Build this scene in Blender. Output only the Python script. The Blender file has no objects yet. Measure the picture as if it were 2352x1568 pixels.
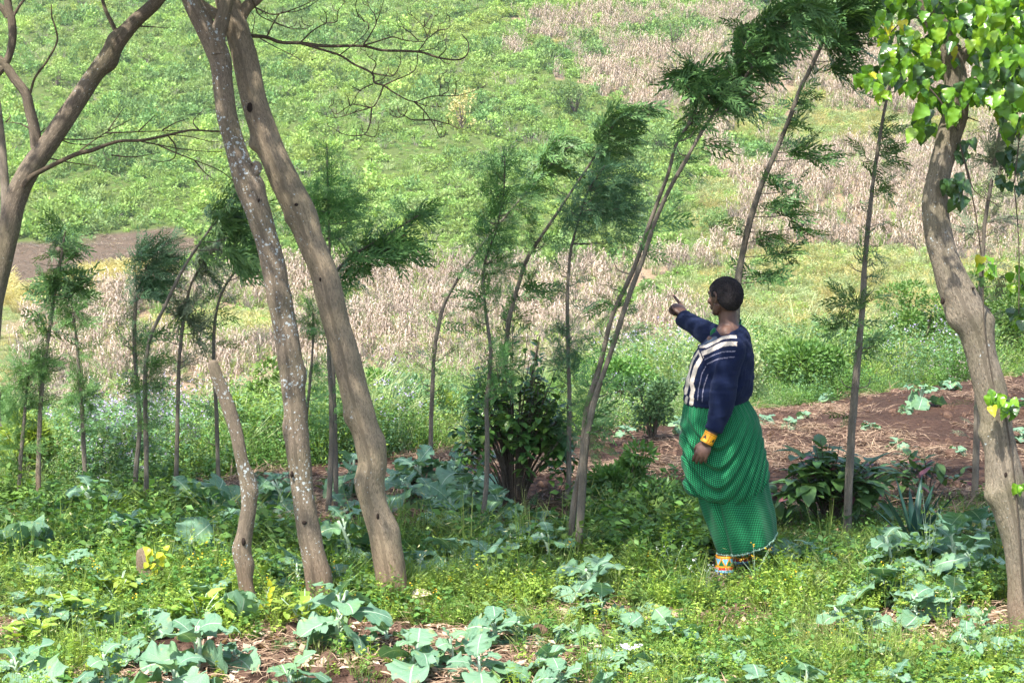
import bpy, bmesh, math
import numpy as np
from mathutils import Vector, Matrix

# ------------------------------------------------------------ scene, camera, light
S = bpy.context.scene
C = bpy.data.collections.new('place'); S.collection.children.link(C)
rng = np.random.default_rng(7)
R = math.radians
F = 2352 * 70 / 36.0            # focal length in the photograph's 2352-wide pixels
CX, CY = 1176.0, 784.0
PITCH = R(4.6); CAMZ = 2.13
cam = bpy.data.cameras.new('camera'); cam.lens = 70; cam.sensor_width = 36
cam.clip_start = 0.1; cam.clip_end = 3000
camo = bpy.data.objects.new('camera', cam); C.objects.link(camo)
camo.location = (0, 0, CAMZ); camo.rotation_euler = (R(90) - PITCH, 0, 0)
S.camera = camo

SUN_EL, SUN_AZ = R(60), R(212)   # azimuth of the sun, clockwise from +Y
w = bpy.data.worlds.new('World'); S.world = w; w.use_nodes = True
nt = w.node_tree; bg = nt.nodes['Background']
sky = nt.nodes.new('ShaderNodeTexSky'); sky.sky_type = 'NISHITA'; sky.sun_disc = False
sky.sun_elevation = SUN_EL; sky.sun_rotation = SUN_AZ; sky.air_density = 1.0; sky.dust_density = 2.0
nt.links.new(sky.outputs[0], bg.inputs[0]); bg.inputs[1].default_value = 0.15
sl = bpy.data.lights.new('sun', 'SUN'); sl.energy = 4.2; sl.angle = R(0.6); sl.color = (1, .955, .87)
so = bpy.data.objects.new('sun', sl); C.objects.link(so)
tosun = Vector((math.sin(SUN_AZ) * math.cos(SUN_EL), math.cos(SUN_AZ) * math.cos(SUN_EL), math.sin(SUN_EL)))
so.rotation_euler = tosun.to_track_quat('Z', 'Y').to_euler(); so.location = (0, 0, 40)
S.view_settings.view_transform = 'Standard'; S.view_settings.look = 'None'
S.view_settings.exposure = 1.45; S.view_settings.gamma = 1
S.render.engine = 'CYCLES'
S.cycles.max_bounces = 8; S.cycles.diffuse_bounces = 3; S.cycles.transmission_bounces = 4

# ------------------------------------------------------------ picture <-> place
def ray(x, y):
    dx = (x - CX) / F; dz = -(y - CY) / F
    return np.array([dx, math.cos(PITCH) + dz * math.sin(PITCH), -math.sin(PITCH) + dz * math.cos(PITCH)])
def P(x, y, Y):
    d = ray(x, y); t = Y / d[1]
    return np.array([d[0] * t, Y, CAMZ + d[2] * t])
def proj(X, Y, Z):
    X = np.asarray(X, float); Y = np.asarray(Y, float); Z = np.asarray(Z, float) - CAMZ
    dep = Y * math.cos(PITCH) - Z * math.sin(PITCH)
    up = Y * math.sin(PITCH) + Z * math.cos(PITCH)
    dep = np.maximum(dep, .1)
    return CX + F * X / dep, CY - F * up / dep

# ------------------------------------------------------------ noise
_perm = np.random.default_rng(3).random((64, 64, 4))
def vnoise(x, y, s, k=0):
    x = np.asarray(x, float) / s; y = np.asarray(y, float) / s
    xi = np.floor(x).astype(int); yi = np.floor(y).astype(int)
    fx = x - xi; fy = y - yi; fx = fx * fx * (3 - 2 * fx); fy = fy * fy * (3 - 2 * fy)
    a = _perm[xi % 64, yi % 64, k]; b = _perm[(xi + 1) % 64, yi % 64, k]
    c = _perm[xi % 64, (yi + 1) % 64, k]; d = _perm[(xi + 1) % 64, (yi + 1) % 64, k]
    return (a * (1 - fx) + b * fx) * (1 - fy) + (c * (1 - fx) + d * fx) * fy
def fbm(x, y, s, k=0, o=3):
    r = 0; a = 1; t = 0
    for i in range(o):
        r = r + a * vnoise(x + 17 * i, y + 31 * i, s / 2 ** i, (k + i) % 4); t += a; a *= .5
    return r / t

# ------------------------------------------------------------ terrain
def edge(X):
    return np.clip(15.9 + .96 * np.asarray(X, float), 12.4, 60)
HY = [0, 95, 110, 130, 160, 200, 250, 320, 500, 900, 1500]
HZ = [-18, -15, -13.9, -10.6, -4, 7, 22, 44, 90, 150, 190]
def H(X, Y):
    X = np.asarray(X, float); Y = np.asarray(Y, float)
    d = Y - edge(X)
    lump = .05 * (fbm(X, Y, .5, 1) - .5) + .09 * (fbm(X, Y, 1.6, 2) - .5)
    dd = np.maximum(d, 0)
    bank = -.035 * dd - .33 * np.where(dd > 6.5, (dd - 6.5) ** 2 / (dd - 6.5 + 1.5), 0)
    bank = np.maximum(bank, -17)
    right = .16 * np.exp(-((d + 1.5) / 1.4) ** 2) * np.clip((X - 1) / 3, 0, 1)
    hill = np.interp(Y, HY, HZ) + (fbm(X, Y, 22, 0) - .5) * 3.0 * np.clip((Y - 100) / 40, 0, 1)
    z = np.where(Y > 60, np.maximum(bank, hill), bank)
    return z + np.where(d < 1.5, lump + right, lump * 2)
def G(x, y, lift=0):
    d = ray(x, y); lo = 4.0
    ts = np.concatenate([np.arange(4, 40, .02), np.arange(40, 400, .25)])
    z = CAMZ + d[2] * ts; h = H(d[0] * ts, d[1] * ts) + lift
    i = int(np.argmax(z <= h))
    t = ts[i]
    return np.array([d[0] * t, d[1] * t, h[i] - lift])

# ------------------------------------------------------------ objects
def tag(o, label=None, cat=None, group=None, kind=None):
    if label: o['label'] = label
    if cat: o['category'] = cat
    if group: o['group'] = group
    if kind: o['kind'] = kind
    return o
def thing(name, label, cat, loc=(0, 0, 0), rz=0, group=None):
    o = bpy.data.objects.new(name, None); C.objects.link(o); o.location = tuple(loc); o.rotation_euler = (0, 0, rz)
    o.empty_display_size = .1
    return tag(o, label, cat, group)
def mesh_obj(name, me, mat, parent=None):
    """me in world coordinates when the parent stands unrotated"""
    o = bpy.data.objects.new(name, me); C.objects.link(o)
    if mat is not None:
        for m in (mat if isinstance(mat, (list, tuple)) else [mat]): me.materials.append(m)
    if parent is not None:
        o.parent = parent
    return o
def raw_mesh(name, V, nper, faces=None, uv=None, tint=None, smooth=False, matidx=None, vcol=None):
    """V (n,3); faces: (m,nper) index array"""
    V = np.asarray(V, np.float32).reshape(-1, 3)
    if faces is None: faces = np.arange(len(V), dtype=np.int32).reshape(-1, nper)
    faces = np.asarray(faces, np.int32)
    m = len(faces)
    me = bpy.data.meshes.new(name)
    me.vertices.add(len(V)); me.vertices.foreach_set('co', V.ravel())
    me.loops.add(m * nper); me.loops.foreach_set('vertex_index', faces.ravel())
    me.polygons.add(m); me.polygons.foreach_set('loop_start', np.arange(m, dtype=np.int32) * nper)
    me.polygons.foreach_set('loop_total', np.full(m, nper, np.int32))
    if uv is not None:
        l = me.uv_layers.new(name='UVMap'); uvl = np.asarray(uv, np.float32).reshape(-1, 2)
        if len(uvl) == len(V) and len(V) != m * nper or len(uvl) == len(V): uvl = uvl[faces.ravel()]
        l.data.foreach_set('uv', uvl.ravel())
    if tint is not None:
        a = me.attributes.new('tint', 'FLOAT', 'POINT'); a.data.foreach_set('value', np.asarray(tint, np.float32).ravel())
    if vcol is not None:
        a = me.attributes.new('col', 'FLOAT_COLOR', 'POINT'); a.data.foreach_set('color', np.asarray(vcol, np.float32).ravel())
    if matidx is not None: me.polygons.foreach_set('material_index', np.asarray(matidx, np.int32))
    me.update(calc_edges=True)
    if smooth: me.polygons.foreach_set('use_smooth', np.ones(m, bool))
    return me
def nrm(a): return a / np.maximum(np.linalg.norm(a, axis=-1, keepdims=True), 1e-9)
def rdir(n, r=None):
    r = r or rng; a = r.normal(size=(n, 3)); return nrm(a)
def kites(c, d, nn, L, W, wpos=.42, bend=0.0):
    """leaf rhombs: base c, direction d, normal nn, -> (n,4,3)"""
    c = np.asarray(c, float); d = nrm(np.asarray(d, float))
    L = np.broadcast_to(np.asarray(L, float), (len(c),))[:, None]; W = np.broadcast_to(np.asarray(W, float), (len(c),))[:, None]
    s = nrm(np.cross(d, nn)); up = np.cross(s, d)
    V = np.stack([c, c + d * L * wpos + s * W / 2 + up * L * bend, c + d * L, c + d * L * wpos - s * W / 2 + up * L * bend], 1)
    return V

# ------------------------------------------------------------ materials
MATS = {}
class NT:
    def __init__(s, name):
        s.m = bpy.data.materials.new(name); s.m.use_nodes = True; s.t = s.m.node_tree; s.t.nodes.clear()
        s.out = s.t.nodes.new('ShaderNodeOutputMaterial'); MATS[name] = s.m
    def n(s, typ, ins=None, **kw):
        nd = s.t.nodes.new('ShaderNode' + typ)
        for k, v in kw.items(): setattr(nd, k, v)
        for k, v in (ins or {}).items(): s.set(nd, k, v)
        return nd
    def set(s, nd, k, v):
        i = nd.inputs[k]
        if isinstance(v, bpy.types.NodeSocket): s.t.links.new(v, i)
        elif isinstance(v, bpy.types.Node): s.t.links.new(v.outputs[0], i)
        else:
            if isinstance(v, (tuple, list)) and len(v) == 3 and i.type == 'RGBA': v = (*v, 1)
            i.default_value = v
    def mix(s, f, a, b, mode='MIX'):
        nd = s.n('Mix', data_type='RGBA', blend_type=mode)
        s.set(nd, 0, f); s.set(nd, 6, a); s.set(nd, 7, b)
        return nd.outputs[2]
    def math(s, op, a, b=None, c=None, clamp=False):
        nd = s.n('Math', operation=op, use_clamp=clamp); s.set(nd, 0, a)
        if b is not None: s.set(nd, 1, b)
        if c is not None: s.set(nd, 2, c)
        return nd.outputs[0]
    def step(s, v, lo, hi):
        nd = s.n('MapRange', {'Value': v, 'From Min': lo, 'From Max': hi}, interpolation_type='SMOOTHSTEP')
        return nd.outputs[0]
    def noise(s, vec, scale, detail=3, rough=.55, dist=0):
        nd = s.n('TexNoise', {'Scale': scale, 'Detail': detail, 'Roughness': rough, 'Distortion': dist})
        if vec is not None: s.set(nd, 'Vector', vec)
        return nd.outputs[0]
    def pos(s): return s.n('NewGeometry').outputs['Position']
    def attr(s, name, out='Fac'): return s.n('Attribute', attribute_name=name).outputs[out]
    def finish(s, bsdf): s.t.links.new(bsdf if isinstance(bsdf, bpy.types.NodeSocket) else bsdf.outputs[0], s.out.inputs[0]); return s.m

def leafmat(name, c1, c2, c3=None, rough=.5, transl=.3, ns=1.5, spec=.35, objrand=.35, c3amt=.3):
    """c1..c2 by each leaf's own tint, c3 in patches"""
    t = NT(name)
    tint = t.attr('tint')
    col = t.mix(tint, c1, c2)
    p = t.pos()
    nz = t.noise(p, ns, 2)
    if c3: col = t.mix(t.math('MULTIPLY', t.step(nz, .48, .68), c3amt / .3 * .8, clamp=True), col, c3)
    rnd = t.n('ObjectInfo').outputs['Random']
    f = t.math('ADD', 1 - objrand / 2, t.math('MULTIPLY', rnd, objrand))
    hs = t.n('HueSaturation', {'Color': col, 'Value': f, 'Hue': t.math('ADD', .49, t.math('MULTIPLY', rnd, .02))})
    col = hs.outputs[0]
    b = t.n('BsdfPrincipled', {'Base Color': col, 'Roughness': rough, 'Specular IOR Level': spec})
    tcol = t.mix(1.0, col, (1.25, 1.15, .55), 'MULTIPLY')
    tr = t.n('BsdfTranslucent', {'Color': tcol})
    return t.finish(t.n('MixShader', {0: transl, 1: b.outputs[0], 2: tr.outputs[0]}))

def simple(name, col, rough=.7, spec=.3, col2=None, ns=20, bump=0, sub=0):
    t = NT(name)
    c = col
    if col2: c = t.mix(t.step(t.noise(t.pos(), ns, 4), .35, .65), col, col2)
    b = t.n('BsdfPrincipled', {'Base Color': c, 'Roughness': rough, 'Specular IOR Level': spec})
    if bump:
        bp = t.n('Bump', {'Height': t.noise(t.pos(), ns * 3, 4), 'Strength': bump, 'Distance': .01})
        t.set(b, 'Normal', bp)
    return t.finish(b)

# tubes
def catmull(pts, sub=6):
    pts = np.asarray(pts, float)
    if len(pts) < 3:
        t = np.linspace(0, 1, sub + 1)[:, None]; return pts[0] * (1 - t) + pts[-1] * t
    p = np.vstack([2 * pts[0] - pts[1], pts, 2 * pts[-1] - pts[-2]]); out = []
    for i in range(1, len(p) - 2):
        t = np.linspace(0, 1, sub, endpoint=False)[:, None]
        a, b, c, d = p[i - 1], p[i], p[i + 1], p[i + 2]
        out.append(.5 * ((2 * b) + (-a + c) * t + (2 * a - 5 * b + 4 * c - d) * t ** 2 + (-a + 3 * b - 3 * c + d) * t ** 3))
    out.append(p[-2][None]); return np.vstack(out)
class Tubes:
    def __init__(s): s.V = []; s.F = []; s.UV = []; s.n = 0
    def add(s, pts, rad, ns=12, sub=6, rough=0.0, seed=0, lumps=(), cap=True, smooth=True):
        """pts (k,3), rad (k,); lumps: (arc 0..1, angle, height, width)"""
        pr = np.hstack([np.asarray(pts, float), np.asarray(rad, float)[:, None]])
        q = catmull(pr, sub) if smooth else pr
        c = q[:, :3]; r = np.maximum(q[:, 3], 1e-4)
        tan = nrm(np.gradient(c, axis=0))
        ref = np.array([0, -1., 0]) if abs(tan[0][1]) < .9 else np.array([1., 0, 0])
        arc = np.concatenate([[0], np.cumsum(np.linalg.norm(np.diff(c, axis=0), axis=1))])
        ang = np.linspace(0, 2 * np.pi, ns, endpoint=False)
        base = s.n; k = len(c); VV = np.zeros((k, ns, 3)); UU = np.zeros((k, ns, 2))
        for i in range(k):
            side = ref - tan[i] * ref.dot(tan[i]); side /= np.linalg.norm(side); oth = np.cross(tan[i], side); ref = side
            rr = np.full(ns, r[i])
            if rough:
                rr = rr * (1 + rough * (vnoise(np.cos(ang) * 1.3 + 9 + seed * 3, np.sin(ang) * 1.3 + arc[i] * 6 + seed, 1, seed % 4) - .5) * 2)
                rr = rr * (1 + rough * .5 * (vnoise(np.cos(ang) * 3 + 9 + seed, np.sin(ang) * 3 + arc[i] * 16, 1, (seed + 1) % 4) - .5) * 2)
            for (la, lang, lh, lw) in lumps:
                da = np.angle(np.exp(1j * (ang - lang))) * r[i]; dl = arc[i] - la * arc[-1]
                rr = rr + lh * np.exp(-(da * da + dl * dl) / (lw * lw))
            VV[i] = c[i] + rr[:, None] * (np.cos(ang)[:, None] * side + np.sin(ang)[:, None] * oth)
            UU[i, :, 0] = ang / (2 * np.pi); UU[i, :, 1] = arc[i]
        s.V.append(VV.reshape(-1, 3)); s.UV.append(UU.reshape(-1, 2))
        i0 = np.arange(k - 1)[:, None] * ns; j = np.arange(ns)[None]; j2 = (j + 1) % ns
        f = np.stack([i0 + j, i0 + j2, i0 + ns + j2, i0 + ns + j], -1).reshape(-1, 4) + base
        s.F.append(f); s.n += k * ns
        if cap:
            for ri, pt in ((0, c[0] - tan[0] * r[0] * .25), (k - 1, c[-1] + tan[-1] * r[-1] * .35)):
                s.V.append(pt[None]); s.UV.append(np.array([[.5, arc[ri]]])); ci = s.n; s.n += 1
                jj = np.arange(0, ns, 2); o = base + ri * ns
                ff = np.stack([np.full(len(jj), ci), o + jj, o + (jj + 1) % ns, o + (jj + 2) % ns], -1)
                s.F.append(ff)
        return c, r
    def mesh(s, name, smooth=True):
        return raw_mesh(name, np.vstack(s.V), 4, np.vstack(s.F), uv=np.vstack(s.UV), smooth=smooth)
def local(me, loc):
    me.transform(Matrix.Translation(-Vector(tuple(loc)))); return me

# scatter by geometry nodes (only for 'stuff')
def scatter(name, protos, pts, rot, scl, label, cat, idx=None):
    pts = np.asarray(pts, np.float32); n = len(pts)
    me = bpy.data.meshes.new(name); me.vertices.add(n); me.vertices.foreach_set('co', pts.ravel())
    a = me.attributes.new('rot', 'FLOAT_VECTOR', 'POINT'); a.data.foreach_set('vector', np.asarray(rot, np.float32).ravel())
    a = me.attributes.new('scl', 'FLOAT_VECTOR', 'POINT'); a.data.foreach_set('vector', np.asarray(scl, np.float32).ravel())
    if idx is None: idx = rng.integers(0, len(protos), n)
    a = me.attributes.new('idx', 'INT', 'POINT'); a.data.foreach_set('value', np.asarray(idx, np.int32))
    o = bpy.data.objects.new(name, me); C.objects.link(o); tag(o, label, cat, kind='stuff')
    col = bpy.data.collections.new(name + '_kinds')
    for k, p in enumerate(protos):
        po = bpy.data.objects.new('%s_kind_%02d' % (name, k), p); col.objects.link(po)
    ng = bpy.data.node_groups.new(name, 'GeometryNodeTree')
    ng.interface.new_socket('Geometry', in_out='INPUT', socket_type='NodeSocketGeometry')
    ng.interface.new_socket('Geometry', in_out='OUTPUT', socket_type='NodeSocketGeometry')
    N = ng.nodes.new; L = ng.links.new
    gi = N('NodeGroupInput'); go = N('NodeGroupOutput'); ci = N('GeometryNodeCollectionInfo')
    ci.inputs['Collection'].default_value = col; ci.inputs['Separate Children'].default_value = True
    ci.inputs['Reset Children'].default_value = True
    ip = N('GeometryNodeInstanceOnPoints'); ip.inputs['Pick Instance'].default_value = True
    def at(nm, typ):
        q = N('GeometryNodeInputNamedAttribute'); q.data_type = typ; q.inputs['Name'].default_value = nm; return q.outputs['Attribute']
    L(gi.outputs[0], ip.inputs['Points']); L(ci.outputs[0], ip.inputs['Instance'])
    L(at('idx', 'INT'), ip.inputs['Instance Index'])
    er = N('FunctionNodeEulerToRotation'); L(at('rot', 'FLOAT_VECTOR'), er.inputs[0]); L(er.outputs[0], ip.inputs['Rotation'])
    L(at('scl', 'FLOAT_VECTOR'), ip.inputs['Scale']); L(ip.outputs[0], go.inputs[0])
    md = o.modifiers.new('scatter', 'NODES'); md.node_group = ng
    return o
# ============================================================ THE LAND
def inpoly(u, v, poly):
    p = np.asarray(poly, float); r = np.zeros(np.shape(u), bool); j = len(p) - 1
    for i in range(len(p)):
        c = ((p[i, 1] > v) != (p[j, 1] > v)) & (u < (p[j, 0] - p[i, 0]) * (v - p[i, 1]) / (p[j, 1] - p[i, 1] + 1e-9) + p[i, 0])
        r ^= c; j = i
    return r
Z_DRYLOW = [(40, 735), (130, 700), (200, 665), (330, 650), (450, 640), (560, 625), (800, 622), (1000, 618), (1250, 612), (1400, 596), (1620, 570), (1700, 600), (1760, 650), (1600, 760), (1500, 1100), (-900, 1100), (-600, 980), (20, 930)]
Z_BARE = [(-900, 600), (0, 580), (130, 562), (290, 542), (440, 536), (480, 585), (380, 625), (220, 640), (120, 650), (0, 650), (-900, 660)]
Z_YEL = [(-900, 655), (0, 648), (120, 640), (230, 615), (330, 610), (420, 640), (200, 668), (130, 700), (40, 735), (-900, 740)]
Z_SHORT = [(-900, 740), (40, 700), (60, 745), (40, 800), (20, 940), (-900, 990)]
Z_DRYR = [(1235, 30), (1500, 40), (1640, 20), (1800, 35), (2000, 60), (3300, 60), (3300, 590), (2100, 585), (1800, 575), (1640, 570), (1690, 480), (1640, 400), (1600, 300), (1500, 262), (1400, 235), (1300, 150), (1240, 100)]
Z_LIGHT = [(1640, 292), (1760, 268), (1950, 262), (2250, 275), (2250, 315), (2050, 325), (1850, 335), (1700, 330)]
Z_MEAD = [(1560, 430), (1690, 400), (1760, 560), (2100, 580), (3300, 590), (3300, 1000), (1500, 1000), (1700, 640), (1640, 600)]
CLUMPS = [(1545, 80, 75, 28), (1370, 112, 45, 26), (1780, 266, 34, 18), (1450, 150, 22, 12), (1720, 340, 60, 22), (1560, 330, 60, 40)]
def zone(u, v, X, Y):
    un = u + (fbm(X, Y, 6, 1) - .5) * 130 + (vnoise(X, Y, 1.2, 1) - .5) * 50; vn = v + (fbm(X, Y, 6, 2) - .5) * 60 + (vnoise(X, Y, 1.2, 2) - .5) * 18
    z = np.zeros(np.shape(u), int)
    z[inpoly(un, vn, Z_MEAD)] = 5
    z[inpoly(un, vn, Z_DRYR)] = 1
    z[inpoly(un, vn, Z_DRYLOW)] = 1
    z[inpoly(un, vn, Z_LIGHT)] = 5
    z[inpoly(u, vn, Z_BARE)] = 2
    z[inpoly(u, vn, Z_YEL)] = 3
    z[inpoly(u, v, Z_SHORT)] = 4
    for (a, b, c, d) in CLUMPS: z[((un - a) / c) ** 2 + ((vn - b) / d) ** 2 < 1] = 0
    # green patches wandering through the dry maize
    g = fbm(X, Y, 14, 3); g2 = fbm(X + 40, Y, 5, 2)
    z[(z == 1) & (g + .5 * g2 > np.where(u > 1200, 1.02, .94))] = 5
    z[(z == 1) & (g > .74) & (u > 1200)] = 0
    z[(z == 0) & (u > 1130) & (v < 230) & (g2 > .70)] = 1
    z[(v < 55) & (u > 1200) & (g > .52)] = 0
    return z

xs = np.concatenate([-np.geomspace(7.2, 900, 60)[::-1], np.linspace(-7, 7, 141), np.geomspace(7.2, 900, 60)])
ys = np.concatenate([np.linspace(-12, 7.2, 20), np.linspace(7.3, 22, 148), np.geomspace(22.3, 105, 40), np.linspace(106, 262, 150), np.geomspace(266, 1500, 24)])
gx, gy = np.meshgrid(xs, ys); gz = H(gx, gy)
gu, gv = proj(gx, gy, gz)
zz = zone(gu, gv, gx, gy)
pal = np.array([[.085, .12, .035], [.25, .19, .125], [.105, .080, .058], [.30, .25, .12], [.14, .16, .07], [.15, .18, .06]])
vc = pal[zz]
dist = gy - edge(gx)
nearf = (dist < .4) & (gy < 70)
vc[nearf] = (.064, .038, .028)
bank = (dist >= .4) & (gy < 100); vc[bank] = (.05, .07, .025)
vc = np.concatenate([vc, nearf[..., None].astype(float)], -1)
ny, nx = gx.shape
ii = (np.arange(ny - 1)[:, None] * nx + np.arange(nx - 1)[None])
fc = np.stack([ii, ii + 1, ii + nx + 1, ii + nx], -1).reshape(-1, 4)
gm = raw_mesh('ground', np.stack([gx, gy, gz], -1), 4, fc, smooth=True, vcol=vc)
t = NT('soil_and_land')
base = t.n('Attribute', attribute_name='col')
p = t.pos()
n1 = t.noise(p, 2.2, 5, .6); n2 = t.noise(p, 26, 5, .65); n3 = t.noise(p, 140, 3)
c = t.mix(t.step(n1, .35, .65), base.outputs['Color'], t.mix(1.0, base.outputs['Color'], (1.35, 1.3, 1.28), 'MULTIPLY'))
c = t.mix(t.step(n2, .42, .6), t.mix(1.0, c, (.62, .6, .6), 'MULTIPLY'), c)
c = t.mix(t.math('MULTIPLY', t.step(n3, .6, .72), t.math('MULTIPLY', base.outputs['Alpha'], .5)), c, (.34, .25, .18))
b = t.n('BsdfPrincipled', {'Base Color': c, 'Roughness': .95, 'Specular IOR Level': .1})
h = t.math('ADD', t.math('MULTIPLY', n2, 1.0), t.math('MULTIPLY', n3, .35))
t.set(b, 'Normal', t.n('Bump', {'Height': h, 'Strength': .9, 'Distance': .035}))
t.finish(b)
go = mesh_obj('ground', gm, MATS['soil_and_land']); tag(go, kind='structure')

# ------------------------------------------------------------ kinds of tufts for the hill
leafmat('hill_leaf', (.155, .265, .06), (.32, .46, .14), (.35, .46, .12), ns=.10, transl=.3, objrand=.55, spec=.2, c3amt=.3, rough=.7)
leafmat('hill_leaf_cool', (.09, .19, .055), (.22, .35, .12), (.28, .38, .14), ns=.13, transl=.3, objrand=.5, spec=.2, rough=.7)
leafmat('dry_maize', (.22, .175, .14), (.58, .475, .395), (.27, .21, .175), ns=.16, transl=.25, objrand=.4, spec=.15, rough=.8)
leafmat('yellow_grass', (.42, .38, .15), (.62, .55, .27), (.3, .33, .12), ns=.3, transl=.3, objrand=.4, spec=.15, rough=.8)
leafmat('pale_grass', (.24, .32, .14), (.44, .50, .26), (.40, .40, .22), ns=.2, transl=.3, objrand=.4, spec=.15, rough=.8)
leafmat('grey_twigs', (.17, .15, .12), (.32, .28, .24), (.2, .19, .15), ns=.3, transl=.1, objrand=.4, spec=.1, rough=.8)

def tuft(name, n, leaf, wid, mat, rx=.62, rz=.75, lumps=6, seed=0, up=.35):
    r = np.random.default_rng(seed)
    cc = nrm(r.normal(size=(lumps, 3))) * r.uniform(.2, .75, (lumps, 1)); cc[:, 2] = np.abs(cc[:, 2])
    lr = r.uniform(.3, .55, lumps)
    k = r.integers(0, lumps, n); d = rdir(n, r); d[:, 2] = d[:, 2] * .8 + .25
    p = cc[k] + d * (lr[k] * r.uniform(.55, 1.05, n) ** .5)[:, None]
    p[:, 2] = np.abs(p[:, 2]) * .95
    p *= (rx, rx, rz)
    dd = nrm(d * .7 + rdir(n, r) * .8 + (0, 0, up)); nn = rdir(n, r) + (0, 0, .7)
    V = kites(p, dd, nn, leaf * r.uniform(.6, 1.3, n), wid * r.uniform(.7, 1.3, n))
    tn = np.clip(.15 + .45 * p[:, 2] / rz * .0 + r.normal(.38, .25, n), 0, 1)
    me = raw_mesh(name, V, 4, tint=np.repeat(tn, 4)); me.materials.append(MATS[mat]); return me
def maize(name, seed):
    r = np.random.default_rng(seed); Vs = []; T = []
    for s in range(2):
        b = np.array([r.uniform(-.35, .35), r.uniform(-.35, .35), -.1]); h = r.uniform(1.3, 2.3)
        lean = np.array([r.normal(0, .12), r.normal(0, .12), 1.]); lean /= np.linalg.norm(lean)
        V = kites([b, b], [lean, lean], [[1, .1, 0], [0, 1, .1]], h, .05); Vs.append(V); T += [r.uniform(.1, .5)] * 8
        for z in np.linspace(.25, .97, 10):
            a = r.uniform(0, 6.28); o = b + lean * h * z; out = np.array([math.cos(a), math.sin(a), 0])
            L = r.uniform(.3, .65)
            q1 = o + out * L * .35 + (0, 0, L * .25); q2 = o + out * L * .65 - (0, 0, L * r.uniform(.1, .7))
            side = np.cross(out, (0, 0, 1)) * .038
            Vs.append(np.array([[o - side * .6, o + side * .6, q1 + side, q1 - side], [q1 - side, q1 + side, q2 + side * .2, q2 - side * .2]]))
            T += [r.uniform(.3, 1)] * 8
    me = raw_mesh(name, np.concatenate(Vs), 4, tint=T); me.materials.append(MATS['dry_maize']); return me
def grass(name, n, h, wid, mat, rad=.3, seed=0, lean=.35, seedhead=None):
    r = np.random.default_rng(seed)
    a = r.uniform(0, 6.28, n); q = np.sqrt(r.uniform(0, 1, n)) * rad
    p = np.stack([np.cos(a) * q, np.sin(a) * q, np.full(n, -.02)], -1)
    d = nrm(np.stack([np.cos(a) * lean * r.uniform(0, 1.4, n) + .1, np.sin(a) * lean * r.uniform(0, 1.4, n), np.ones(n)], -1))
    V = kites(p, d, rdir(n, r), h * r.uniform(.5, 1.15, n), wid, wpos=.3)
    # second, drooping half
    t1 = V[:, 2]; d2 = nrm(d + np.stack([np.cos(a), np.sin(a), -.3 * np.ones(n)], -1) * .8)
    V2 = kites(t1 - d * h * .06, d2, rdir(n, r), h * r.uniform(.2, .5, n), wid * .8, wpos=.25)
    tn = r.uniform(0, 1, n)
    me = raw_mesh(name, np.concatenate([V, V2]), 4, tint=np.repeat(np.concatenate([tn, tn]), 4)); me.materials.append(MATS[mat]); return me

# ------------------------------------------------------------ hill cover
def hillpts(n, seed):
    r = np.random.default_rng(seed)
    Y = np.sqrt(r.uniform(104 ** 2, 275 ** 2, n)); U = r.uniform(-380, 2730, n)
    X = (U - CX) / F * Y
    Z = H(X, Y); u, v = proj(X, Y, Z); return X, Y, Z, u, v, zone(u, v, X, Y), r
hX, hY, hZ, hu, hv, hz, r_ = hillpts(78000, 5)
ok = (hv > -90) & (hv < 1120)
def pick(m): return np.nonzero(m & ok)[0]
def place(idx, sx, szv, r, sink=.1):
    n = len(idx); pts = np.stack([hX[idx], hY[idx], hZ[idx] - sink], -1)
    rot = np.stack([r.normal(0, .08, n), r.normal(0, .08, n), r.uniform(0, 6.28, n)], -1)
    return pts, rot, np.stack([sx, sx, szv], -1)
big = fbm(hX, hY, 9, 1); fine = fbm(hX, hY, 3.5, 3)
# green shrubs
i = pick((hz == 0) & (r_.random(len(hX)) < .60))
bs = .40 + 1.0 * np.clip((big[i] - .30) * 2.0, 0, 1) * r_.uniform(.3, 1.15, len(i)) + 1.1 * (r_.random(len(i)) < .11)
protos = [tuft('hill_shrub', 190, .21, .11, 'hill_leaf', seed=k, lumps=5, up=.1) for k in range(4)] + [tuft('hill_shrub', 190, .20, .10, 'hill_leaf_cool', seed=10 + k, lumps=5, up=.1) for k in range(4)]
kind = np.where((big[i] > .53) & (r_.random(len(i)) < .75) | (r_.random(len(i)) < .16), 4, 0) + r_.integers(0, 4, len(i))
pt, ro, sc = place(i, bs * 1.05, bs * r_.uniform(.75, 1.35, len(i)), r_)
scatter('hillside_shrubs', protos, pt, ro, sc, 'bright green low shrubs massed over the far hillside', 'shrubs', kind)
# tall weeds standing between them
i = pick((hz == 0) & (r_.random(len(hX)) < .08))
protos = [grass('hill_weed', 34, 1.0, .06, 'hill_leaf', seed=20 + k) for k in range(3)] + [grass('hill_weed', 30, 1.0, .05, 'pale_grass', seed=30), grass('hill_weed', 20, 1.1, .045, 'grey_twigs', seed=31)]
kk = np.minimum((r_.random(len(i)) ** 1.3 * 5).astype(int), 4)
s = r_.uniform(.5, 1.2, len(i)); pt, ro, sc = place(i, s * 1.2, s, r_)
scatter('hillside_weeds', protos, pt, ro, sc, 'pale tall weeds between the shrubs on the far hillside', 'weeds', kk)
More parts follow.
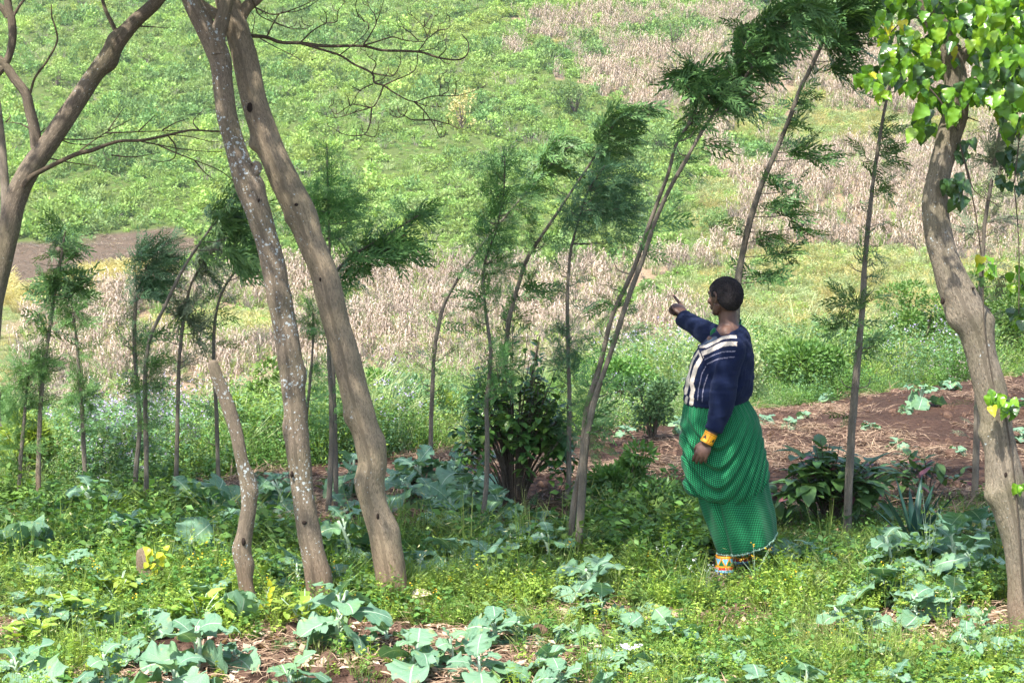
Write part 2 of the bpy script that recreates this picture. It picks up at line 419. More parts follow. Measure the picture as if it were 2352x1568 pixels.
# dry maize
i = pick((hz == 1) & (r_.random(len(hX)) < np.clip(.02 + 1.1 * fine * (.5 + big), 0, .8)))
protos = [maize('dry_stalks', 40 + k) for k in range(6)]
s = r_.uniform(.65, 1.1, len(i)) * (1 - .25 * (big[i] > .6)); pt, ro, sc = place(i, s * 1.1, s, r_)
scatter('dry_maize_stalks', protos, pt, ro, sc, 'dried pale maize stalks standing in the fields across the valley', 'maize')
i = pick((hz == 1) & (r_.random(len(hX)) < np.clip(.42 + 1.6 * (big - .42), .35, .85)))
protos = [grass('field_weed', 40, .9, .06, 'pale_grass', seed=50), grass('field_weed', 40, .9, .06, 'hill_leaf', seed=51), tuft('field_weed', 90, .2, .09, 'hill_leaf_cool', seed=52, rx=.5, rz=.7), grass('field_weed', 30, 1.2, .05, 'grey_twigs', seed=53), tuft('field_weed', 90, .2, .09, 'hill_leaf', seed=54, rx=.5, rz=.9)]
s = r_.uniform(.5, 1.15, len(i)); pt, ro, sc = place(i, s, s, r_)
scatter('maize_field_weeds', protos, pt, ro, sc, 'green weeds growing through the dry maize', 'weeds')
# grasses
i = pick(np.isin(hz, (3,))); protos = [grass('yellow_tussock', 70, .8, .05, 'yellow_grass', seed=60 + k, rad=.45) for k in range(3)]
s = r_.uniform(.6, 1.3, len(i)); pt, ro, sc = place(i, s * 1.3, s, r_)
scatter('yellow_grass_tussocks', protos, pt, ro, sc, 'yellow dry grass along the edge of the bare plot', 'grass')
i = pick((hz == 4) | (hz == 5)); protos = [grass('meadow_tussock', 70, .5, .05, 'pale_grass', seed=65 + k, rad=.5) for k in range(2)] + [grass('meadow_tussock', 60, .6, .05, 'yellow_grass', seed=68, rad=.5), tuft('meadow_herb', 100, .16, .09, 'hill_leaf', seed=69, rx=.6, rz=.5)]
s = r_.uniform(.5, 1.2, len(i)) * np.where(hz[i] == 4, .45, 1); pt, ro, sc = place(i, s * 1.4, s, r_)
scatter('meadow_grass', protos, pt, ro, sc, 'pale green grass on the lower far slope', 'grass')
i = pick((hz == 2) & (r_.random(len(hX)) < .5)); protos = [grass('litter', 26, .22, .05, 'dry_maize', seed=70, rad=.5, lean=2.5), grass('litter', 22, .2, .05, 'grey_twigs', seed=71, rad=.5, lean=2.5)]
s = r_.uniform(.5, 1.3, len(i)); pt, ro, sc = place(i, s, s, r_, 0)
scatter('bare_plot_litter', protos, pt, ro, sc, 'dry brown litter on the bare plot across the valley', 'litter')

# ------------------------------------------------------------ single shrubs on the hill
def shrub_thing(name, x, y, wpx, hpx, mat, label, n=1500, leaf=.2, seed=1, lumps=11, group=None, stem=True, Y=None, cat='shrub'):
    """x,y: foot in the picture; size in picture px"""
    g = G(x, y) if Y is None else np.array([*P(x, y, Y)[:2], H(P(x, y, Y)[0], Y)])
    k = np.linalg.norm(g - (0, 0, CAMZ)) / F
    w_, h_ = wpx * k, hpx * k
    r = np.random.default_rng(seed)
    o = thing(name, label, cat, g, 0, group)
    cc = nrm(r.normal(size=(lumps, 3))) * r.uniform(.35, .8, (lumps, 1)); lr = r.uniform(.22, .5, lumps); cc *= r.uniform(.75, 1.35, (lumps, 1))
    q = r.integers(0, lumps, n); d = rdir(n, r)
    p = cc[q] + d * (lr[q] * r.uniform(.5, 1.0, n) ** .5)[:, None]
    p = p * (w_ / 2, w_ / 2, h_ / 2) + (0, 0, h_ * .56)
    p[:, 2] = np.maximum(p[:, 2], .04 * h_)
    V = kites(p, nrm(d + rdir(n, r) * .7 + (0, 0, .1)), rdir(n, r) + (0, 0, .8), leaf * r.uniform(.6, 1.3, n), leaf * .45 * r.uniform(.7, 1.3, n))
    me = raw_mesh('foliage', V, 4, tint=np.repeat(r.random(n), 4))
    mesh_obj('foliage', me, MATS[mat], o)
    if stem:
        tb = Tubes()
        for a in range(7):
            e = cc[a % lumps] * (w_ * .4, w_ * .4, h_ * .45) + (0, 0, h_ * .55)
            tb.add([(0, 0, -.1), tuple(e * .5 + (0, 0, -.05 * h_)), tuple(e)], [h_ * .03, h_ * .02, h_ * .006], 6, 4)
        mesh_obj('stem', tb.mesh('stem'), MATS['bark_grey'], o)
    return o
# ============================================================ BARK
def bark(name, c1, c2, crack=1.0, lichen=.0, lscale=38, green=0.0, soilfoot=True, fine=1.0):
    t = NT(name)
    uv = t.n('UVMap'); sx = t.n('SeparateXYZ', {0: uv.outputs[0]})
    obj = t.n('TexCoord').outputs['Object']
    # long cracks: noise squeezed along the trunk
    a = t.math('MULTIPLY', sx.outputs[0], 6.28318)
    v = t.n('CombineXYZ', {0: t.math('MULTIPLY', t.math('COSINE', a), 1.0), 1: t.math('MULTIPLY', t.math('SINE', a), 1.0), 2: t.math('MULTIPLY', sx.outputs[1], 4.2)})
    w1 = t.noise(v.outputs[0], 9.5 * fine, 6, .72, .6)
    w2 = t.noise(v.outputs[0], 15 * fine, 4, .65)
    big = t.noise(obj, 5, 3)
    col = t.mix(t.step(big, .35, .65), c1, c2)
    cr = t.step(w1, .40, .52)
    col = t.mix(t.math('MULTIPLY', t.math('SUBTRACT', 1.0, cr), .72 * crack), col, (.080, .064, .048))
    col = t.mix(t.math('MULTIPLY', t.step(w2, .5, .62), .5), col, (.42, .33, .23))
    if green: col = t.mix(t.math('MULTIPLY', t.step(t.noise(obj, 3.1, 3), .45, .62), green), col, (.14, .135, .06))
    if soilfoot:
        z = t.n('SeparateXYZ', {0: t.pos()}).outputs[2]
        f = t.math('SUBTRACT', 1.0, t.step(t.math('ADD', z, t.math('MULTIPLY', w1, .35)), .2, .62))
        col = t.mix(t.math('MULTIPLY', f, .7), col, (.20, .125, .082))
    if lichen:
        vo = t.n('TexVoronoi', {'Vector': t.n('VectorMath', {0: obj, 1: t.n('TexNoise', {'Vector': obj, 'Scale': 30}).outputs[1]}, operation='ADD').outputs[0] if False else obj, 'Scale': lscale * 1.7, 'Randomness': 1.0})
        wob = t.math('MULTIPLY', t.math('SUBTRACT', t.noise(obj, 95, 3), .5), .75)
        dd = t.math('ADD', vo.outputs['Distance'], wob)
        size = t.math('MULTIPLY', t.n('SeparateColor', {0: vo.outputs['Color']}).outputs[0], 1)
        patch = t.step(t.noise(obj, 3.3, 3), .48 - lichen * .12, .72 - lichen * .1)
        thr = t.math('SUBTRACT', t.math('MULTIPLY', t.math('MULTIPLY', size, t.math('MULTIPLY', size, size)), t.math('ADD', .07 + .03 * lichen, t.math('MULTIPLY', patch, .22 + .26 * lichen))), .06)
        m = t.step(t.math('SUBTRACT', thr, dd), -.02, .03)
        bl = t.step(t.math('ADD', t.noise(obj, 52, 4, .6), t.math('MULTIPLY', patch, .10 + .05 * lichen)), .735, .775)
        m = t.math('MAXIMUM', t.math('MULTIPLY', m, .8), bl)
        col = t.mix(m, col, (.50, .55, .54))
    b = t.n('BsdfPrincipled', {'Base Color': col, 'Roughness': .9, 'Specular IOR Level': .15})
    hh = t.math('ADD', w1, t.math('MULTIPLY', w2, .4))
    t.set(b, 'Normal', t.n('Bump', {'Height': hh, 'Strength': .8, 'Distance': .012}))
    return t.finish(b)
bark('bark_dark', (.185, .15, .11), (.14, .112, .085), lichen=.2, green=.25)
bark('bark_big', (.27, .228, .17), (.20, .17, .128), lichen=.4, green=.25)
bark('bark_spotted', (.25, .195, .14), (.185, .147, .108), lichen=1.15, green=.2)
bark('bark_smooth', (.33, .26, .175), (.25, .197, .137), lichen=.35, crack=.8, green=.15)
bark('bark_sapling', (.23, .205, .165), (.16, .14, .115), lichen=.25, lscale=60, crack=.9, fine=.8, soilfoot=False)
bark('bark_pale', (.34, .28, .22), (.24, .2, .15), lichen=.5, lscale=50, crack=.7)
bark('bark_grey', (.11, .09, .07), (.08, .065, .05), lichen=.0, soilfoot=False)
bark('bark_branch', (.12, .085, .055), (.09, .07, .045), lichen=.15, soilfoot=False)

# ============================================================ NEAR LEAVES
leafmat('near_green', (.06, .15, .035), (.15, .29, .065), (.19, .31, .07), ns=1.6, transl=.32, objrand=.5, rough=.5)
leafmat('near_yellowgreen', (.19, .31, .045), (.38, .52, .09), (.12, .22, .05), ns=2.2, transl=.35, objrand=.45, rough=.5)
leafmat('near_dark', (.035, .09, .028), (.08, .165, .045), (.12, .22, .055), ns=2.0, transl=.22, objrand=.4, rough=.4)
leafmat('near_cool', (.08, .18, .08), (.18, .31, .15), (.12, .25, .09), ns=2.0, transl=.28, objrand=.4, rough=.55)
leafmat('grass_blade', (.10, .19, .035), (.24, .34, .08), (.3, .33, .12), ns=1.4, transl=.35, objrand=.4, rough=.5)
leafmat('seed_head', (.42, .42, .18), (.62, .58, .30), None, transl=.3, objrand=.25, rough=.7)
leafmat('straw', (.20, .13, .085), (.42, .30, .20), (.20, .12, .08), ns=2, transl=.1, objrand=.35, rough=.8)
leafmat('dry_leaf', (.42, .29, .20), (.74, .58, .46), (.3, .19, .12), ns=3, transl=.15, objrand=.3, rough=.8)
leafmat('lilac_flower', (.42, .33, .66), (.72, .66, .86), None, transl=.25, objrand=.2, rough=.7)
leafmat('white_flower', (.72, .74, .70), (.85, .85, .8), None, transl=.2, objrand=.1, rough=.7)
leafmat('yellow_flower', (.75, .42, .02), (.85, .6, .03), None, transl=.2, objrand=.1, rough=.7)
leafmat('rust_leaf', (.20, .09, .035), (.32, .16, .06), None, transl=.2, objrand=.2, rough=.7)
leafmat('fern_green', (.05, .12, .055), (.11, .2, .08), (.08, .17, .05), ns=2, transl=.25, objrand=.3, rough=.6)

def two(name, parts):
    """join several (V, tint, matname) into one mesh"""
    V = np.concatenate([p_[0] for p_ in parts]); T = np.concatenate([np.repeat(p_[1], 4) for p_ in parts])
    mi = np.concatenate([np.full(len(p_[0]), k) for k, p_ in enumerate(parts)])
    me = raw_mesh(name, V, 4, tint=T, matidx=mi)
    for p_ in parts: me.materials.append(MATS[p_[2]])
    return me
def sprig(name, n, h, leaf, mat, seed=0, spread=.5, stems=5, flower=None, fl=.012, droop=.1, asp=.55):
    """a small herb: stems with opposite leaves, maybe a flower at the tips"""
    r = np.random.default_rng(seed); Vs = []; T = []; VF = []; VS = []
    for s in range(stems):
        a = r.uniform(0, 6.28); tilt = r.uniform(.1, 1) * spread; L = h * r.uniform(.55, 1.1)
        d = nrm(np.array([math.cos(a) * tilt, math.sin(a) * tilt, 1]))
        b = np.array([math.cos(a), math.sin(a), 0]) * r.uniform(0, .04) * h * 4
        VS.append(kites([b, b], [d, d], [[1, 0, 0.01], [0, 1, 0.01]], L, .005))
        k = max(3, n // stems)
        tt = r.uniform(.15, 1, k) ** .7
        o = b + d * (tt * L)[:, None]
        aa = r.uniform(0, 6.28, k)
        out = np.stack([np.cos(aa), np.sin(aa), r.normal(.15 - droop, .3, k)], -1)
        lf = leaf * r.uniform(.6, 1.25, k) * (1.1 - .45 * tt)
        Vs.append(kites(o, out, nrm(np.stack([r.normal(0, .35, k), r.normal(0, .35, k), np.ones(k)], -1)), lf, lf * asp, bend=.12)); T.append(np.clip(r.normal(.5, .27, k), 0, 1))
        if flower and r.random() < .35:
            m = 5; f0 = b + d * L * 1.03; VF.append(kites(f0 + r.normal(0, fl * .8, (m, 3)), rdir(m, r) + (0, 0, .6), rdir(m, r), fl, fl * .9))
    V = np.concatenate(Vs); parts = [(V, np.concatenate(T), mat), (np.concatenate(VS), np.full(2 * stems, .3), mat)]
    if VF: VF = np.concatenate(VF); parts.append((VF, r.random(len(VF)), flower))
    return two(name, parts)
def oatgrass(name, seed, n=16, h=.34):
    r = np.random.default_rng(seed); a = r.uniform(0, 6.28, n); q = r.uniform(0, .07, n)
    p = np.stack([np.cos(a) * q, np.sin(a) * q, np.zeros(n) - .01], -1)
    d = nrm(np.stack([np.cos(a) * .35 * r.random(n), np.sin(a) * .35 * r.random(n), np.ones(n)], -1))
    L = h * r.uniform(.4, 1.1, n)
    V = kites(p, d, rdir(n, r), L, .007, wpos=.3)
    hd = kites(V[:, 2] - (0, 0, .004), d * .4 + np.stack([np.cos(a), np.sin(a), -.8 * np.ones(n)], -1) * .8, rdir(n, r), .032 * r.uniform(.5, 1.3, n), .0065)
    k = n // 2
    return two(name, [(V, r.random(n), 'grass_blade'), (hd[:k], r.random(k), 'seed_head')])
def fernlet(name, seed, n=9, L=.3, mat='fern_green'):
    r = np.random.default_rng(seed); Vs = []
    for i in range(n):
        a = r.uniform(0, 6.28); el = r.uniform(.3, 1.2); d = np.array([math.cos(a) * math.cos(el), math.sin(a) * math.cos(el), math.sin(el)])
        o = np.zeros(3); Li = L * r.uniform(.6, 1.1); k = 12
        side = nrm(np.cross(d, (0, 0, 1)))
        for j in range(k):
            o = o + d * Li / k; d = nrm(d - (0, 0, .07)); ll = Li * .34 * (1 - j / k) + .008
            for sg in (-1, 1):
                dd = nrm(d * .5 + side * sg)
                Vs.append(kites([o], [dd], [np.cross(side, d)], ll, .008))
                Vs.append(kites([o + dd * ll * .3, o + dd * ll * .3], [dd + d * .8, dd - d * .5 - (0, 0, .2)], [np.cross(side, d)] * 2, ll * .4, .006))
    V = np.concatenate(Vs); return two(name, [(V, r.random(len(V)), mat)])

# ------------------------------------------------------------ undergrowth on the bank behind the plot
def top_px(u):    # where the top of the wild growth shows
    return np.interp(u, [-400, 0, 120, 250, 450, 620, 800, 900, 1080, 1250, 1400, 1500, 1600, 1750, 1900, 2050, 2200, 2352, 2800],
                     [900, 905, 930, 935, 925, 900, 870, 850, 868, 850, 760, 722, 715, 680, 690, 668, 640, 625, 600])
rU = np.random.default_rng(11)
n = 10500
U = rU.uniform(-380, 2720, n); Dd = .3 + 8.2 * rU.random(n) ** 1.05
Xs = np.zeros(n); Ys = np.full(n, 16.)
for it in range(6):
    Xs = (U - CX) / F * Ys; Ys = edge(Xs) + Dd
Zs = H(Xs, Ys)
# highest z allowed for this column at that distance
tp = top_px(U) + (fbm(Xs, Ys, .9, 2) - .5) * 200 + rU.normal(0, 14, n) - 12
zt = CAMZ - (tp - CY) / F * Ys * 1.0 - math.tan(PITCH) * Ys
hmax = np.clip(zt - Zs, 0, 3.0)
hh = np.minimum(hmax, np.clip(.14 + 1.05 * (fbm(Xs, Ys, 1.5, 3) - .22) ** 1.0, .12, 1.0) * rU.uniform(.45, 1.25, n))
base = Zs + np.maximum(0, (hmax - hh)) * rU.random(n) * .0
keep = hmax > .10
# taller growth is stacked: lift some clumps so that the bank reads as a dense mass
lift = 0
sz = np.maximum(hh * 1.1, .16)
protos = [tuft('under_tuft', 360, .046, .022, m_, seed=100 + k, rx=.55, rz=.95, lumps=8) for k, m_ in enumerate(['near_green', 'near_green', 'near_yellowgreen', 'near_cool', 'near_dark', 'hill_leaf'])]
protos += [sprig('under_sprig', 170, 1.0, .09, 'near_green', seed=110, stems=9, spread=.45), sprig('under_sprig', 120, 1.0, .10, 'near_cool', seed=111, stems=10, spread=.5),
           grass('under_grass', 34, .75, .014, 'grass_blade', rad=.3, seed=112), sprig('under_sprig', 100, 1.05, .10, 'near_cool', seed=113, stems=9, flower='lilac_flower', fl=.028)]
protos += [tuft('under_tuft', 260, .05, .02, 'pale_grass', seed=130, rx=.5, rz=1.0, lumps=9), sprig('under_sprig', 150, 1.1, .07, 'hill_leaf', seed=131, stems=12, spread=.35), grass('under_grass', 46, 1.05, .012, 'pale_grass', rad=.3, seed=132), tuft('under_tuft', 200, .05, .024, 'grey_twigs', seed=133, rx=.5, rz=.9, lumps=9)]
pn = fbm(Xs, Ys, 1.0, 0) + rU.normal(0, .12, n)
kind = np.select([pn < .42, pn < .50, pn < .58, pn < .68], [rU.choice([4, 0, 6, 0], n), rU.choice([0, 1, 7, 2, 3], n), rU.choice([3, 7, 1, 3, 5, 1], n), rU.choice([2, 5, 6, 1, 3, 8], n)], rU.choice([5, 0, 3, 0, 2, 7], n))
lil = (((U > 170) & (U < 430)) | ((U > 1380) & (U < 1640)) | ((U > 2060) & (U < 2260)) | ((U > 840) & (U < 960))) & (rU.random(n) < np.where(U < 430, .30, .14))
kind = np.where(rU.random(n) < np.where((U > 820) & (U < 1700), .40, .20), rU.choice([10, 11, 3, 11, 13, 8, 5, 10, 12], n), kind)
kind[lil] = 9
k_ = np.nonzero(keep)[0]
pts = np.stack([Xs, Ys, Zs + lift - .05], -1)[k_]
sc = np.stack([sz * rU.uniform(.8, 1.25, n), sz * rU.uniform(.8, 1.25, n), sz * .95], -1)[k_]
sc[:, :2] = np.clip(sc[:, :2], .28, .75)
scatter('bank_undergrowth', protos, pts, np.stack([rU.normal(0, .12, n), rU.normal(0, .12, n), rU.uniform(0, 6.28, n)], -1)[k_], sc,
        'dense wild undergrowth of herbs and grass on the bank behind the plot', 'undergrowth', kind[k_])

# ------------------------------------------------------------ weeds in the vegetable plot
rW = np.random.default_rng(12)
n = 26000
U = rW.uniform(-300, 2650, n); V_ = 1700 - (1700 - 1120) * rW.random(n) ** .9
ang = PITCH + np.arctan((V_ - CY) / F); Ys = CAMZ / np.tan(ang); Xs = (U - CX) / F * Ys
Zs = H(Xs, Ys); dist = Ys - edge(Xs)
dens = fbm(Xs, Ys, 1.0, 1) * .7 + fbm(Xs, Ys, .33, 3) * .3
# how weedy: soil shows at lower left, in the middle behind the trunks, and the whole back field is bare
wd = np.full(n, .62)
wd = np.where((V_ > 1440) & (U < 1150), .31, wd)
wd = np.where((V_ > 1400) & (U >= 1150), .56, wd)
wd = np.where((V_ > 1220) & (V_ < 1400) & (U > 1150), .72, wd)
wd = np.where((V_ > 1200) & (V_ < 1440) & (U < 1150), .66, wd)
wd = np.where((V_ < 1200) & (U < 760), .70, wd)
wd = np.where((V_ < 1250) & (U > 860) & (U < 1320), .30, wd)
wd = np.where((V_ < 1240) & (U > 380) & (U < 860), .34, wd)
wd = np.where((V_ < 1200) & (U >= 1320) & (U < 1600), .52, wd)
wd = np.where((V_ < 1180) & (U >= 1600), .20, wd)
keep = (dens + rW.normal(0, .08, n) < wd * .92) & (dist < .3)
protos = [sprig('weed', 34, .17, .052, 'near_green', seed=200), sprig('weed', 40, .13, .045, 'near_yellowgreen', seed=201, spread=.8),
          sprig('weed', 60, .16, .026, 'near_yellowgreen', seed=202, stems=8, spread=.7), sprig('weed', 30, .22, .066, 'near_green', seed=203, spread=.5),
          oatgrass('weed_oats', 204), oatgrass('weed_oats', 205, 22, .26), fernlet('weed_fern', 206, 7, .16), sprig('weed', 50, .12, .03, 'near_dark', seed=207, stems=7, spread=.9),
          sprig('weed', 40, .24, .04, 'near_green', seed=208, flower='yellow_flower', fl=.010), sprig('weed', 40, .26, .034, 'near_yellowgreen', seed=209, flower='white_flower', fl=.012),
          grass('weed_grass', 30, .17, .006, 'grass_blade', rad=.08, seed=210), sprig('weed', 22, .16, .075, 'near_green', seed=211, spread=.9, asp=.7)]
sun_ = V_ > 1310
pn = fbm(Xs, Ys, .8, 2)
kind = np.where(sun_, rW.choice([1, 2, 2, 1, 3, 0, 2, 1, 11, 10, 2, 1, 3, 2, 0, 1, 7, 10, 10, 8, 9, 0, 1, 2, 2, 3], n), rW.choice([0, 3, 7, 11, 6, 10, 0, 3, 0, 2, 11, 7, 3], n))
kind = np.where((V_ > 1180) & (pn > .6) & (rW.random(n) < .25), rW.choice([4, 10, 10, 10], n), kind)
k_ = np.nonzero(keep)[0]
s = rW.uniform(.5, 1.1, n); s = np.where((V_ < 1300) & (U < 1700), s * 1.3, s); s = np.where((V_ > 1400), s * .78, s); s = np.where((np.abs(U - 1680) < 75) & (V_ > 1285), s * np.where(V_ < 1350, .5, .75), s); s = np.where((U > 1740) & (V_ < 1290), s * .6, s)
scatter('plot_weeds', protos, np.stack([Xs, Ys, Zs - .005], -1)[k_], np.stack([rW.normal(0, .15, n), rW.normal(0, .15, n), rW.uniform(0, 6.28, n)], -1)[k_],
        np.stack([s, s, s * rW.uniform(.8, 1.2, n)], -1)[k_], 'low green weeds and wild oats covering the ground of the vegetable plot', 'weeds', kind[k_])

# ------------------------------------------------------------ straw and dead leaves on the soil
def litter(name, n, L, W, mat, seed, rad=.16, rise=.12):
    r = np.random.default_rng(seed); a = r.uniform(0, 6.28, n); q = r.uniform(0, rad, n); b = r.uniform(0, 3.14, n)
    p = np.stack([np.cos(a) * q, np.sin(a) * q, r.uniform(.004, .03, n)], -1)
    d = np.stack([np.cos(b), np.sin(b), r.normal(0, rise, n)], -1)
    V = kites(p, d, np.stack([r.normal(0, .3, n), r.normal(0, .3, n), np.ones(n)], -1), L * r.uniform(.4, 1.3, n), W, bend=.06)
    return two(name, [(V, r.random(n), mat)])
n = 11000
U = rW.uniform(-300, 2650, n); V_ = 1690 - 840 * rW.random(n) ** .8
ang = PITCH + np.arctan((V_ - CY) / F); Ys = CAMZ / np.tan(ang); Xs = (U - CX) / F * Ys
keep = (Ys - edge(Xs) < .6) & (fbm(Xs, Ys, .7, 0) + rW.normal(0, .1, n) > np.where(V_ < 1200, .575, .47))
protos = [litter('straw_bits', 34, .16, .005, 'straw', 300, .2), litter('straw_bits', 30, .22, .005, 'straw', 301, .2, .25), litter('straw_bits', 40, .1, .006, 'straw', 302, .18),
          litter('leaf_bits', 9, .045, .02, 'dry_leaf', 303, .16, .3), litter('leaf_bits', 7, .06, .03, 'dry_leaf', 304, .16, .4)]
kind = np.where(V_ < 1230, rW.choice([0, 1, 2, 2], n), rW.choice([2, 3, 4, 3, 0], n))
k_ = np.nonzero(keep)[0]; s = rW.uniform(.6, 1.4, n)
scatter('straw_mulch', protos, np.stack([Xs, Ys, H(Xs, Ys)], -1)[k_], np.stack([0 * s, 0 * s, rW.uniform(0, 6.28, n)], -1)[k_], np.stack([s, s, s], -1)[k_],
        'dry straw and dead leaves strewn over the brown soil', 'mulch', kind[k_])
# soil clods
n = 9000
U = rW.uniform(-300, 2650, n); V_ = 1690 - 830 * rW.random(n)
ang = PITCH + np.arctan((V_ - CY) / F); Ys = CAMZ / np.tan(ang); Xs = (U - CX) / F * Ys
simple('clod', (.075, .044, .032), .95, .1, (.125, .078, .056), 30, .6)
def clod(seed):
    bm = bmesh.new(); bmesh.ops.create_icosphere(bm, subdivisions=2, radius=.02); r = np.random.default_rng(seed)
    for v in bm.verts: v.co *= 1 + .35 * (r.random() - .5); v.co.z *= .65
    me = bpy.data.meshes.new('clod'); bm.to_mesh(me); bm.free(); me.materials.append(MATS['clod']); return me
k_ = np.nonzero(Ys - edge(Xs) < .3)[0]; s = rW.gamma(2, .35, n) + .3
scatter('soil_clods', [clod(k) for k in range(3)], np.stack([Xs, Ys, H(Xs, Ys)], -1)[k_], np.stack([s, s, s * 3], -1)[k_], np.stack([s, s, s], -1)[k_], 'crumbly clods of reddish brown soil', 'soil')
# ============================================================ BIG TREES
def poly_world(pts, Y, k=1.0):
    """picture polyline [(x, y, half width px[, dY])] at distance Y -> world points and radii"""
    o = []; rr = []
    for q in pts:
        yy = Y + (q[3] if len(q) > 3 else 0)
        w_ = P(q[0], q[1], yy); o.append(w_); rr.append(q[2] * np.linalg.norm(w_ - (0, 0, CAMZ)) / F * k)
    return np.array(o), np.array(rr)
def cropD(pts, ox, oy, sc, w0, w1, dy0=0, dy1=0):
    k = len(pts); out = []
    for i, (x, y) in enumerate(pts):
        f = i / max(1, k - 1)
        out.append(((ox + x / sc) * .9408, (oy + y / sc) * .9408, w0 * (1 - f) + w1 * f, dy0 * (1 - f) + dy1 * f))
    return out
def canopy(center, rad, n, seed, leaf=.085, lumps=34):
    """crown of leaves above the picture, in clumps with gaps between"""
    r = np.random.default_rng(seed)
    cc = nrm(r.normal(size=(lumps, 3))) * r.uniform(.3, 1.0, (lumps, 1)) ** .6 * np.array(rad)
    lr = r.uniform(.28, .5, lumps)
    q = r.integers(0, lumps, n); p = cc[q] + r.normal(0, 1, (n, 3)) * lr[q][:, None] * (.6, .6, .4)
    p = p + np.array(center)
    # nothing may hang into the picture
    u, v = proj(p[:, 0], p[:, 1], p[:, 2]); p = p[v < -60]
    p = p[::4][:0].tolist() or p[np.arange(len(p)) % 4 != 0]; n = len(p)
    return kites(p, rdir(n, r) + (0, 0, -.3), rdir(n, r) + (0, 0, .8), leaf * r.uniform(.7, 1.4, n), leaf * .6), cc + np.array(center)
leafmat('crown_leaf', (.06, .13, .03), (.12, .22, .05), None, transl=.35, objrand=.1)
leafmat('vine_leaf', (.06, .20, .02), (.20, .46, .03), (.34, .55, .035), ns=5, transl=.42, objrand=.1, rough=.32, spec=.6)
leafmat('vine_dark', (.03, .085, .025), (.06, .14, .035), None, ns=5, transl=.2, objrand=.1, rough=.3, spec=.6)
leafmat('yellow_leaf', (.42, .45, .03), (.62, .60, .05), None, transl=.35, objrand=.1, rough=.4)

def big_tree(name, label, base, trunks, branches, crown, mat, group='large leaning trees at the front of the plot'):
    """trunks: [(pts, Y, rough, lumps)], base: world foot"""
    o = thing(name, label, 'tree', base, 0, group)
    tb = Tubes()
    for k, (pts, Y, rough, lumps) in enumerate(trunks):
        w_, rr = poly_world(pts, Y, .94); tb.add(w_, rr, 26, 8, rough, seed=k + int(abs(base[0]) * 10), lumps=lumps)
    me = local(tb.mesh('trunk'), base); mesh_obj('trunk', me, MATS[mat], o)
    for grp in branches:
        tb = Tubes()
        for pts, Y in grp:
            w_, rr = poly_world(pts, Y); tb.add(w_, rr, 7, 5, .12, seed=3)
        mesh_obj('branch', local(tb.mesh('branch'), base), MATS['bark_branch'] if mat != 'x' else MATS[mat], o)
    if crown:
        Vs = []; tb = Tubes(); r = np.random.default_rng(len(label))
        for (c, rad, nn, seed, start) in crown:
            V, cc = canopy(c, rad, nn, seed); Vs.append(V)
            for q in cc[::3]:
                u, v = proj(*q)
                if v < -80: tb.add([start, (np.array(start) + q) / 2 + (0, 0, .25), q], [.035, .02, .008], 6, 4)
        V = np.concatenate(Vs)
        mesh_obj('crown', local(raw_mesh('crown', V, 4, tint=np.repeat(r.random(len(V)), 4)), base), MATS['crown_leaf'], o)
        if tb.n: mesh_obj('limb', local(tb.mesh('limb'), base), MATS['bark_branch'], o)
    return o
# --- pair of trunks: spotted one
b1 = G(738, 1398)
Y1 = b1[1]
t1 = [(742, 1425, 34), (736, 1385, 31), (722, 1290, 30), (705, 1200, 28), (693, 1110, 28), (682, 1000, 29), (675, 900, 29), (660, 780, 31), (640, 680, 30), (622, 590, 30), (598, 500, 30), (568, 420, 31), (543, 350, 26), (522, 270, 24), (512, 200, 24), (506, 140, 26), (488, 95, 26), (468, 55, 24), (446, 15, 22), (424, -40, 20), (395, -120, 17), (350, -220, 12)]
t1b = [(500, 125, 20), (498, 85, 21), (512, 40, 17), (520, 0, 16), (530, -60, 14), (540, -140, 9)]
t1c = [(508, 110, 5, -.12), (497, 90, 5, -.14), (480, 60, 5, -.16), (462, 20, 4.5, -.16), (450, -20, 4, -.16)]
big_tree('leaning_tree', 'tall tree with a trunk spotted white with lichen, left of the smoother forked trunk', b1,
  [(t1, Y1, .07, [(.34, 1.2, .02, .05), (.27, 4.4, .015, .05), (.6, 1.3, .018, .05), (.06, 2, .02, .07)]), (t1b, Y1 - .02, .05, ()), (t1c, Y1, .03, ()),
   ([(574, 410, 14), (590, 385, 13), (583, 372, 6)], Y1 - .02, .1, ())], [],
  [(P(240, -520, 10.2) + (0, .6, .2), (1.7, 1.9, .8), 5200, 1, P(350, -220, Y1)), (P(600, -560, 12.0), (1.5, 1.9, .7), 4200, 2, P(540, -140, Y1))], 'bark_spotted')
